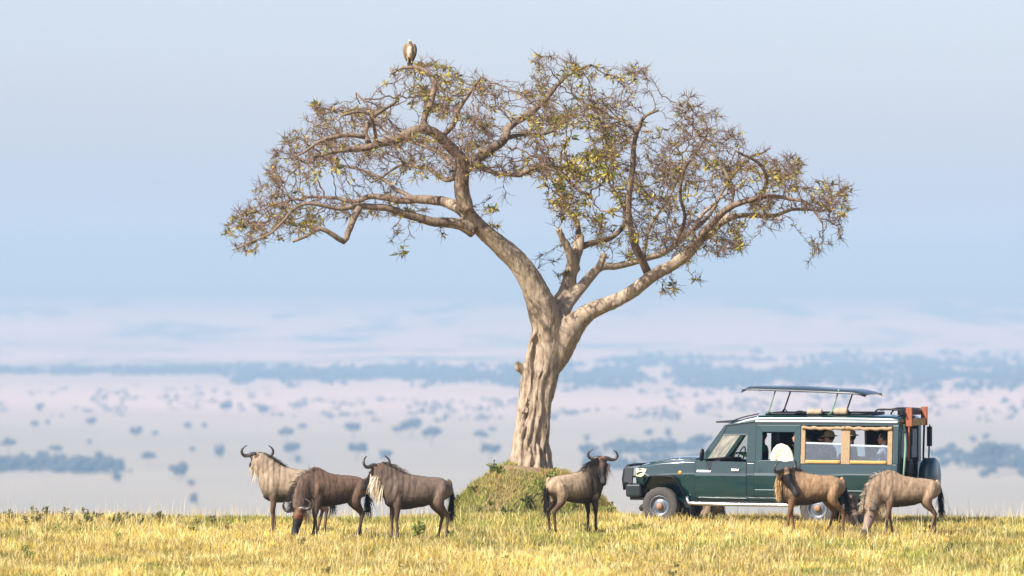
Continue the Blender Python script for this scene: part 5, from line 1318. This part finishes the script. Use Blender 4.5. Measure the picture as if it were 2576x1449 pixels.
# ---- wheels
def wheel_part(name, c, axis_y=True, side=-1, r=.388, w_=.24):
    """lathe; the outer face looks to 'side' along the axis"""
    prof = [(.205, -.10), (.235, -.118), (.300, -.122), (.350, -.115), (.378, -.095), (.388, -.06), (.388, .06), (.378, .095), (.350, .115), (.300, .122), (.235, .118), (.205, .10)]
    n = 36; V = []; F = []
    for q in range(n):
        th = 2 * math.pi * q / n
        for k, (rr_, a) in enumerate(prof):
            rr2 = rr_ - (.010 if (k in (4, 5, 6, 7) and q % 2) else 0)
            V.append((math.cos(th) * rr2, a, math.sin(th) * rr2))
    m_ = len(prof)
    for q in range(n):
        for k in range(m_): F.append((q * m_ + k, q * m_ + (k + 1) % m_, ((q + 1) % n) * m_ + (k + 1) % m_, ((q + 1) % n) * m_ + k))
    def orient(V):
        V = np.array(V)
        if not axis_y: V = np.stack([-V[:, 1], V[:, 0], V[:, 2]], -1)      # axis along X, outer face to +X
        elif side > 0: V = V * np.array([-1, -1, 1])
        return V + np.array(c)
    o = mesh_obj(name, orient(V), F, M_TYRE, car, smooth=True)
    def disc(nm, prof2, mat, par):
        V = []; F = []; k_ = len(prof2); nn_ = 28
        for q in range(nn_):
            th = 2 * math.pi * q / nn_
            for rr_, a in prof2: V.append((math.cos(th) * rr_, a, math.sin(th) * rr_))
        for q in range(nn_):
            for k in range(k_ - 1): F.append((q * k_ + k, q * k_ + k + 1, ((q + 1) % nn_) * k_ + k + 1, ((q + 1) % nn_) * k_ + k))
        return mesh_obj(nm, orient(V), F, mat, par, smooth=True)
    disc('rim', [(.212, -.02), (.214, -.112), (.200, -.118), (.190, -.100), (.178, -.060), (.150, -.052), (.120, -.075), (.090, -.085), (.0, -.085)], M_STEEL, o)
    disc('hub', [(.068, -.080), (.066, -.125), (.052, -.140), (.0, -.143)], M_HUB, o)
    return o
for x in (-1.685, 1.685):
    for sd in (-1, 1): wheel_part('wheel', (x, sd * .77, .388), True, sd)
sp = wheel_part('spare_wheel', (3.66, .45, .99), False)
V, F = loft(np.array([(3.53, .45, .99), (3.56, .45, .99), (3.76, .45, .99), (3.80, .45, .99)]), [.36, .405, .405, .37], 40, ref=(0, 1, 0)); mesh_obj('spare_cover', V, F, M_GREEN2, sp, smooth=True)
box('axle', -1.73, -1.64, -.66, .66, .34, .44, M_BLACK); box('axle', 1.64, 1.73, -.66, .66, .34, .44, M_BLACK)
box('chassis', -1.9, 3.2, -.42, .42, .42, .58, M_BLACK)
for sd in (-1, 1):
    side_poly('mud_flap', [(-1.07, .22), (-1.045, .22), (-1.02, .5), (-1.05, .5)], .22, M_BLACK, sd, 0, bevel=0)
    box('mud_flap', 2.20, 2.22, sd * .74 - .12, sd * .74 + .12, .20, .56, M_BLACK)
# ---- cabin
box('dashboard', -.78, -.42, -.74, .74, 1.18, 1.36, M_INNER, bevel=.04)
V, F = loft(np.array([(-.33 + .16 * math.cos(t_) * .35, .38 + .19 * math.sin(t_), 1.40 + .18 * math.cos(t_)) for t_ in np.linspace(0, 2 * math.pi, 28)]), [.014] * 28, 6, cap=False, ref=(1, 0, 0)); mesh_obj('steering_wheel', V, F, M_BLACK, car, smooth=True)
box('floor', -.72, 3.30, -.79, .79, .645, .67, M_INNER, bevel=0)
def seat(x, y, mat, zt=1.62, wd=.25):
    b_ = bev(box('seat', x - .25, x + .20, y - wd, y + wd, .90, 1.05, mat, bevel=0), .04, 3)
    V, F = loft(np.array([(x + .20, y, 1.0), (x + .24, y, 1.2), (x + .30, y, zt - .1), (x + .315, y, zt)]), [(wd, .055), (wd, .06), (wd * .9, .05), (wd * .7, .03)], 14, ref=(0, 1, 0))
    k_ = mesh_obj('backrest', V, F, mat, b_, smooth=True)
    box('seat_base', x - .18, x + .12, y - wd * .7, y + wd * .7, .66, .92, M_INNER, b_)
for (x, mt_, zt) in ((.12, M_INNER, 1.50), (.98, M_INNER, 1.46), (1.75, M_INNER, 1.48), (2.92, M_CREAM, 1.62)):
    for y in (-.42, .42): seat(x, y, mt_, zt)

# ------------------------------------------------------------------ people in the vehicle
M_PERSON = mat_tint('skin_and_clothes', rough=0.7, noise=0.12, scale=18, spec=0.3)
SKIN = (0.42, 0.22, 0.14); SKIN_D = (0.10, 0.055, 0.035)
def person(label, x, y, shirt, skin, hair, arms, lean=0.0, trousers=(0.06, 0.055, 0.05), hat=None, zs=0.0, turn=0.0, sleeve=1.0):
    """seated, facing local -X; arms: two lists (elbow, hand) in person space, hand closed round or resting"""
    lofts = []; samp = []
    def add(ctrl, rad, tag_, n=None, seg=12, ref=(0, 1, 0)):
        P, Rr = smooth_path(ctrl, rad, n or len(ctrl) * 4); lofts.append(loft(P, Rr, seg, ref=ref))
        for p, q in zip(P, Rr): samp.append((p, float(q.mean()), tag_))
    L_ = -lean
    add([(0, 0, .02), (0, 0, .12), (L_ * .3, 0, .30), (L_ * .7, 0, .46), (L_, 0, .56), (L_ * 1.02, 0, .60)], [(.15, .11), (.165, .125), (.16, .115), (.185, .12), (.17, .10), (.08, .07)], 'shirt', 26, 16)
    hd = np.array([L_ * 1.1 - .02, 0, .77])
    add([(L_, 0, .55), (L_ * 1.05 - .005, 0, .64), (hd[0] + .01, 0, .70)], [.062, .056, .058], 'skin', 8)
    f = np.array([-math.cos(turn), math.sin(turn), 0]); l = np.array([-math.sin(turn), -math.cos(turn), 0])
    add([hd + (0, 0, -.115) + f * .03, hd + (0, 0, -.07) + f * .025, hd + (0, 0, .0), hd + (0, 0, .07), hd + (0, 0, .12)], [(.045, .05), (.068, .082), (.076, .098), (.070, .090), (.03, .04)], 'skin', 18, 16, ref=l)
    add([hd + f * .085 + (0, 0, .015), hd + f * .108 + (0, 0, -.022), hd + f * .095 + (0, 0, -.035)], [.012, .017, .012], 'skin', 6, 8)
    for sd in (-1, 1):
        add([hd + l * sd * .072 + (0, 0, .02), hd + l * sd * .086, hd + l * sd * .074 + (0, 0, -.03)], [.010, .018, .010], 'skin', 6, 8)
        add([(.0, sd * .08, .08), (-.20, sd * .10, .085), (-.40, sd * .11, .09), (-.44, sd * .11, .04), (-.43, sd * .11, -.18), (-.42, sd * .11, -.33)], [.095, .085, .065, .06, .05, .045], 'legs', 24)
        add([(-.40, sd * .11, -.335), (-.50, sd * .11, -.345), (-.58, sd * .11, -.355)], [.045, .042, .03], 'shoe', 8)
    for sd, (el, ha) in zip((-1, 1), arms):
        sh = np.array([L_, sd * .17, .52]); el = np.array(el, float); ha = np.array(ha, float)
        add([sh, sh * .5 + el * .5 + (0, sd * .01, 0), el], [.058, .048, .041], 'shirt', 14)
        add([el, el * .5 + ha * .5, ha], [.042, .037, .027], 'sleeve' if sleeve > .5 else 'skin', 12)
        fd = nrm(ha - el); sdv = nrm(np.cross(fd, [0.1, .2, 1])); upv = np.cross(sdv, fd)
        add([ha, ha + fd * .045, ha + fd * .085], [(.030, .018), (.042, .020), (.038, .015)], 'skin', 8, 10, ref=sdv)
        for k_, (o_, ln) in enumerate(((-.030, .060), (-.010, .075), (.010, .070), (.029, .055))):
            p0 = ha + fd * .075 + sdv * o_
            add([p0, p0 + fd * ln * .45 - upv * .008, p0 + fd * ln * .7 - upv * .030, p0 + fd * ln * .6 - upv * .050], [.0095, .009, .0085, .007], 'skin', 8, 7)
        p0 = ha + fd * .03 - sdv * .03
        add([p0, p0 - sdv * .025 + fd * .02 - upv * .012, p0 - sdv * .02 + fd * .05 - upv * .03], [.012, .011, .008], 'skin', 8, 7)
    V, F = join_lofts(lofts); me = remeshed('body', V, F, 0.0125, 2, .4)
    vv = verts_np(me); SP = np.array([s_[0] for s_ in samp]); SR = np.array([s_[1] for s_ in samp]); ST = [s_[2] for s_ in samp]
    cm = {'shirt': shirt, 'sleeve': shirt, 'skin': skin, 'legs': trousers, 'shoe': (0.03, 0.025, 0.02)}
    SC = np.array([cm[k_] for k_ in ST]); C = np.empty((len(vv), 3))
    for s0 in range(0, len(vv), 3000):
        D = np.sqrt(((vv[s0:s0 + 3000, None] - SP[None]) ** 2).sum(-1)) / SR[None]; C[s0:s0 + 3000] = SC[D.argmin(1)]
    # eyes and mouth as dark marks of the face
    for sd in (-1, 1):
        C[np.linalg.norm(vv - (hd + f * .088 + l * sd * .032 + (0, 0, .012)), axis=1) < .014] = (0.02, 0.015, 0.012)
    C[np.linalg.norm((vv - (hd + f * .088 + (0, 0, -.062))) * np.array([1, .6, 1.6]), axis=1) < .017] = np.array(skin) * .45
    add_color(me, C)
    root = empty('person'); tag(root, label, 'person', 'people in the vehicle')
    link_mesh('body', me, M_PERSON, root)
    # hair cap
    V, F = blobs(np.array([hd + np.array([0, 0, .030]) - f * .018]), np.array([[.098, .090, .100]]), ICO_V, ICO_F, .04)
    keep = [tuple(q) for q in F if (V[q].mean(0) - hd) @ f < .045 or V[q].mean(0)[2] > hd[2] + .085]
    mesh_obj('hair', V, keep, mat_plain('hair', hair, .6), root, smooth=True)
    if hat:
        n_ = 24; prof = [(.0, .155), (.06, .152), (.092, .13), (.104, .07), (.125, .062), (.165, .045), (.168, .038), (.12, .050), (.098, .052)]; V = []; F = []
        for q in range(n_):
            th = 2 * math.pi * q / n_
            for rr_, z in prof: V.append(hd + np.array([math.cos(th) * rr_ * 1.08, math.sin(th) * rr_, z + .012 * math.cos(th) * rr_ * 8 * .3]))
        k_ = len(prof)
        for q in range(n_):
            for j in range(k_ - 1): F.append((q * k_ + j, q * k_ + j + 1, ((q + 1) % n_) * k_ + j + 1, ((q + 1) % n_) * k_ + j))
        mesh_obj('hat', V, F, mat_plain('sun_hat', hat, .9, noise=.2, scale=20), root, smooth=True)
    root.matrix_world = CARM @ Matrix.Translation((x, y, 1.02 + zs))
    return root
REST = [((-.12, -.24, .28), (-.32, -.16, .16)), ((-.12, .24, .28), (-.32, .16, .16))]
person('driver in a green jacket with hands on the steering wheel', .12, .40, (0.05, 0.22, 0.06), SKIN_D, (0.01, 0.01, 0.01), [((-.14, -.25, .34), (-.42, -.14, .42)), ((-.14, .25, .34), (-.42, .14, .42))])
person('passenger in black clothes sitting behind the driver', .92, .30, (0.012, 0.012, 0.014), SKIN, (0.012, 0.01, 0.008), REST)
person('passenger in a mauve jacket raising a bent arm behind the rear door', 1.36, -.30, (0.20, 0.165, 0.19), SKIN, (0.02, 0.012, 0.008), [((-.08, -.26, .30), (-.26, -.14, .56)), ((-.14, .26, .30), (-.30, .12, .46))], lean=.05)
person('passenger in a khaki hat holding binoculars up beside the first canvas window', 1.82, -.36, (0.02, 0.022, 0.028), SKIN, (0.02, 0.015, 0.01), [((-.16, -.25, .42), (-.20, -.07, .70)), ((-.16, .25, .42), (-.20, .07, .70))], hat=(0.36, 0.27, 0.15), lean=.02)
person('passenger in a khaki hat looking out of the far window', 2.04, .34, (0.025, 0.03, 0.04), SKIN, (0.02, 0.015, 0.01), REST, hat=(0.40, 0.30, 0.16))
person('passenger in a pale blue shirt resting an arm in the last canvas window', 2.94, -.38, (0.30, 0.29, 0.36), SKIN, (0.015, 0.012, 0.01), [((-.10, -.30, .36), (-.36, -.34, .40)), ((-.14, .24, .28), (-.32, .16, .16))], sleeve=0)
# binoculars in the hands of the khaki-hatted passenger
bn = empty('binoculars'); tag(bn, 'black binoculars held up to the eyes in the first canvas window', 'binoculars')
for sd in (-1, 1):
    V, F = loft(np.array([(0, sd * .032, 0), (-.06, sd * .034, .0), (-.07, sd * .036, 0), (-.13, sd * .036, 0)]), [.018, .020, .027, .028], 10, ref=(0, 1, 0)); mesh_obj('barrel', V, F, M_BLACK, bn, smooth=True)
V, F = loft(np.array([(-.03, -.03, .0), (-.03, 0, .005), (-.03, .03, 0)]), [.012, .012, .012], 8, ref=(1, 0, 0)); mesh_obj('bridge', V, F, M_BLACK, bn, smooth=True)
bn.matrix_world = CARM @ Matrix.Translation((1.82 - .145, -.36, 1.02 + .78))
# ---- loose things on and in the vehicle
def bundle(name, label, cat, chains, mat, voxel=.014, amp=.012, seed=1):
    V, F = join_lofts([loft(np.array(smooth_path(c, r_, 16)[0]), smooth_path(c, r_, 16)[1], 12, ref=(0, 1, 0.2)) for c, r_ in chains])
    base = V.mean(0); base[2] = V[:, 2].min()
    me = remeshed(name, V - base, F, voxel, 2); vv = verts_np(me); nn = normals_np(me)
    vv += nn * (amp * (fbm(vv[:, 0] * 14 + seed, vv[:, 2] * 9 + vv[:, 1] * 11, seed, 3) - .45) * 2)[:, None]
    me.vertices.foreach_set('co', vv.astype(np.float32).ravel()); me.update()
    o = link_mesh(name, me, mat); o.matrix_world = CARM @ Matrix.Translation(tuple(base)); tag(o, label, cat); return o
M_FLEECE = mat_plain('cream_fleece', (0.66, 0.58, 0.44), 0.95, noise=0.35, scale=10, bump=0.6, spec=0.1)
M_BEIGE = mat_plain('beige_cloth', (0.36, 0.28, 0.20), 0.95, noise=0.25, scale=12, bump=0.4, spec=0.1)
bundle('fleece_blanket', 'cream fleece blanket bunched in the open rear door window', 'blanket',
       [([(.74, -.80, 1.30), (.76, -.80, 1.46), (.84, -.79, 1.60), (.98, -.79, 1.57), (1.08, -.80, 1.44), (1.12, -.80, 1.32)], [(.055, .07), (.055, .09), (.06, .08), (.06, .09), (.05, .08), (.045, .06)]),
        ([(.84, -.81, 1.335), (1.0, -.82, 1.345), (1.16, -.81, 1.335)], [(.05, .05), (.055, .06), (.04, .05)]), ([(.82, -.79, 1.50), (.93, -.78, 1.44), (1.04, -.79, 1.42)], [(.04, .09), (.045, .11), (.04, .08)])], M_FLEECE, seed=3)
bundle('rolled_blanket', 'beige rolled blanket lying on the roof edge below the hatch canopy', 'blanket', [([(1.38, -.60, 2.325), (1.52, -.60, 2.33), (1.64, -.60, 2.325)], [.055, .062, .056]), ([(1.60, -.60, 2.33), (1.70, -.60, 2.335)], [.060, .055])], M_BEIGE, seed=5)
bundle('dark_jacket', 'dark folded jacket lying on the roof beside the rolled blanket', 'jacket', [([(1.12, -.60, 2.30), (1.22, -.60, 2.325), (1.34, -.60, 2.305)], [(.05, .03), (.06, .04), (.05, .028)])], M_INNER, seed=6)
bundle('roof_cushion', 'beige barrel shaped cushion on the roof edge near the hatch strut', 'cushion', [([(1.97, -.60, 2.345), (2.02, -.60, 2.345), (2.19, -.60, 2.345), (2.24, -.60, 2.345)], [.066, .078, .078, .066])], M_BEIGE, seed=8, amp=.006)
# ------------------------------------------------------------------ birds in the tree
M_FEATHER = mat_tint('feathers', rough=0.8, noise=0.22, scale=40, spec=0.2)
def bird(label, u, v, Y, sc_, tail_d):
    root = empty('vulture', px(u, v, Y)); tag(root, label, 'vulture')
    lofts = []; samp = []
    def add(ctrl, rad, col, seg=12):
        P, Rr = smooth_path(ctrl, rad, len(ctrl) * 5); lofts.append(loft(P, Rr, seg, ref=(1, 0, 0)))
        for p, q in zip(P, Rr): samp.append((p, float(q.mean()), col))
    BR, PALE, DK = (0.24, 0.17, 0.105), (0.58, 0.47, 0.33), (0.07, 0.05, 0.04)
    add([(0, .02, .10), (0, .02, .17), (0, 0, .28), (0, .02, .42), (0, .03, .50)], [.04, .09, .125, .115, .06], BR)
    add([(0, -.07, .14), (0, -.095, .26), (0, -.08, .38)], [.045, .07, .05], PALE)
    for sd in (-1, 1):
        add([(sd * .10, .02, .48), (sd * .135, .03, .36), (sd * .125, .05, .20), (sd * .07, .09, .04)], [(.04, .07), (.05, .10), (.04, .08), (.02, .04)], DK if sd > 0 else BR)
        add([(sd * .05, -.02, .16), (sd * .05, -.02, .06), (sd * .05, -.03, .0)], [.035, .02, .014], (0.40, 0.28, 0.15))
        for k in (-1, 0, 1): add([(sd * .05, -.03, .005), (sd * .05 + k * .02, -.075, .0)], [.010, .006], (0.30, 0.24, 0.18), 6)
    add([(0, .02, .46), (0, -.02, .52), (0, -.055, .545), (0, -.085, .535)], [.065, .05, .048, .04], (0.62, 0.56, 0.48))
    add([(0, -.11, .53), (0, -.145, .515), (0, -.15, .485)], [.022, .016, .007], DK, 8)
    add([(0, .07, .12), (0, .10, .0), (0, .11, -.10)], [(.07, .02), (.08, .018), (.07, .012)], DK)
    V, F = join_lofts(lofts); me = remeshed('body', V, F, .011, 2)
    vv = verts_np(me); SP = np.array([s_[0] for s_ in samp]); SR = np.array([s_[1] for s_ in samp]); SC = np.array([s_[2] for s_ in samp])
    D = np.sqrt(((vv[:, None] - SP[None]) ** 2).sum(-1)) / SR[None]; add_color(me, SC[D.argmin(1)])
    link_mesh('body', me, M_FEATHER, root)
    for sd in (-1, 1):
        V, F = blobs(np.array([(sd * .036, -.095, .548)]), np.array([[.009] * 3]), ICO1_V, ICO1_F, 0); link_mesh('eye', np_mesh('eye', V, F, smooth=True), M_EYE, root)
    root.scale = (sc_,) * 3
    return root
bird('brown vulture perched on the very top of the flat crowned tree', 1031, 158, TREE_Y - 1.35, .84, 0)
# the twig platform it stands on
# ------------------------------------------------------------------ haze: the air itself, one closed box round camera and scene
def haze_box():
    x0, x1, y0, y1 = -8200, 8200, -260, 24600
    z0, z1 = PLAIN - 8.0, 185.0
    V = [(x, y, z) for z in (z0, z1) for (x, y) in ((x0, y0), (x1, y0), (x1, y1), (x0, y1))]
    Fc = [(3, 2, 1, 0), (4, 5, 6, 7), (0, 1, 5, 4), (1, 2, 6, 5), (2, 3, 7, 6), (3, 0, 4, 7)]
    m = bpy.data.materials.new('haze_air'); m.use_nodes = True
    N = m.node_tree.nodes; N.clear()
    v = N.new('ShaderNodeVolumePrincipled'); o = N.new('ShaderNodeOutputMaterial')
    v.inputs['Color'].default_value = (*HAZE_COLOR, 1); v.inputs['Absorption Color'].default_value = (*HAZE_ABSORB, 1)
    v.inputs['Density'].default_value = HAZE_DENSITY; v.inputs['Anisotropy'].default_value = 0.0
    m.node_tree.links.new(v.outputs[0], o.inputs['Volume'])
    h = mesh_obj('haze', V, Fc, m)
    tag(h, 'pale blue haze in the air over the plain', 'haze', kind='stuff')
haze_box()
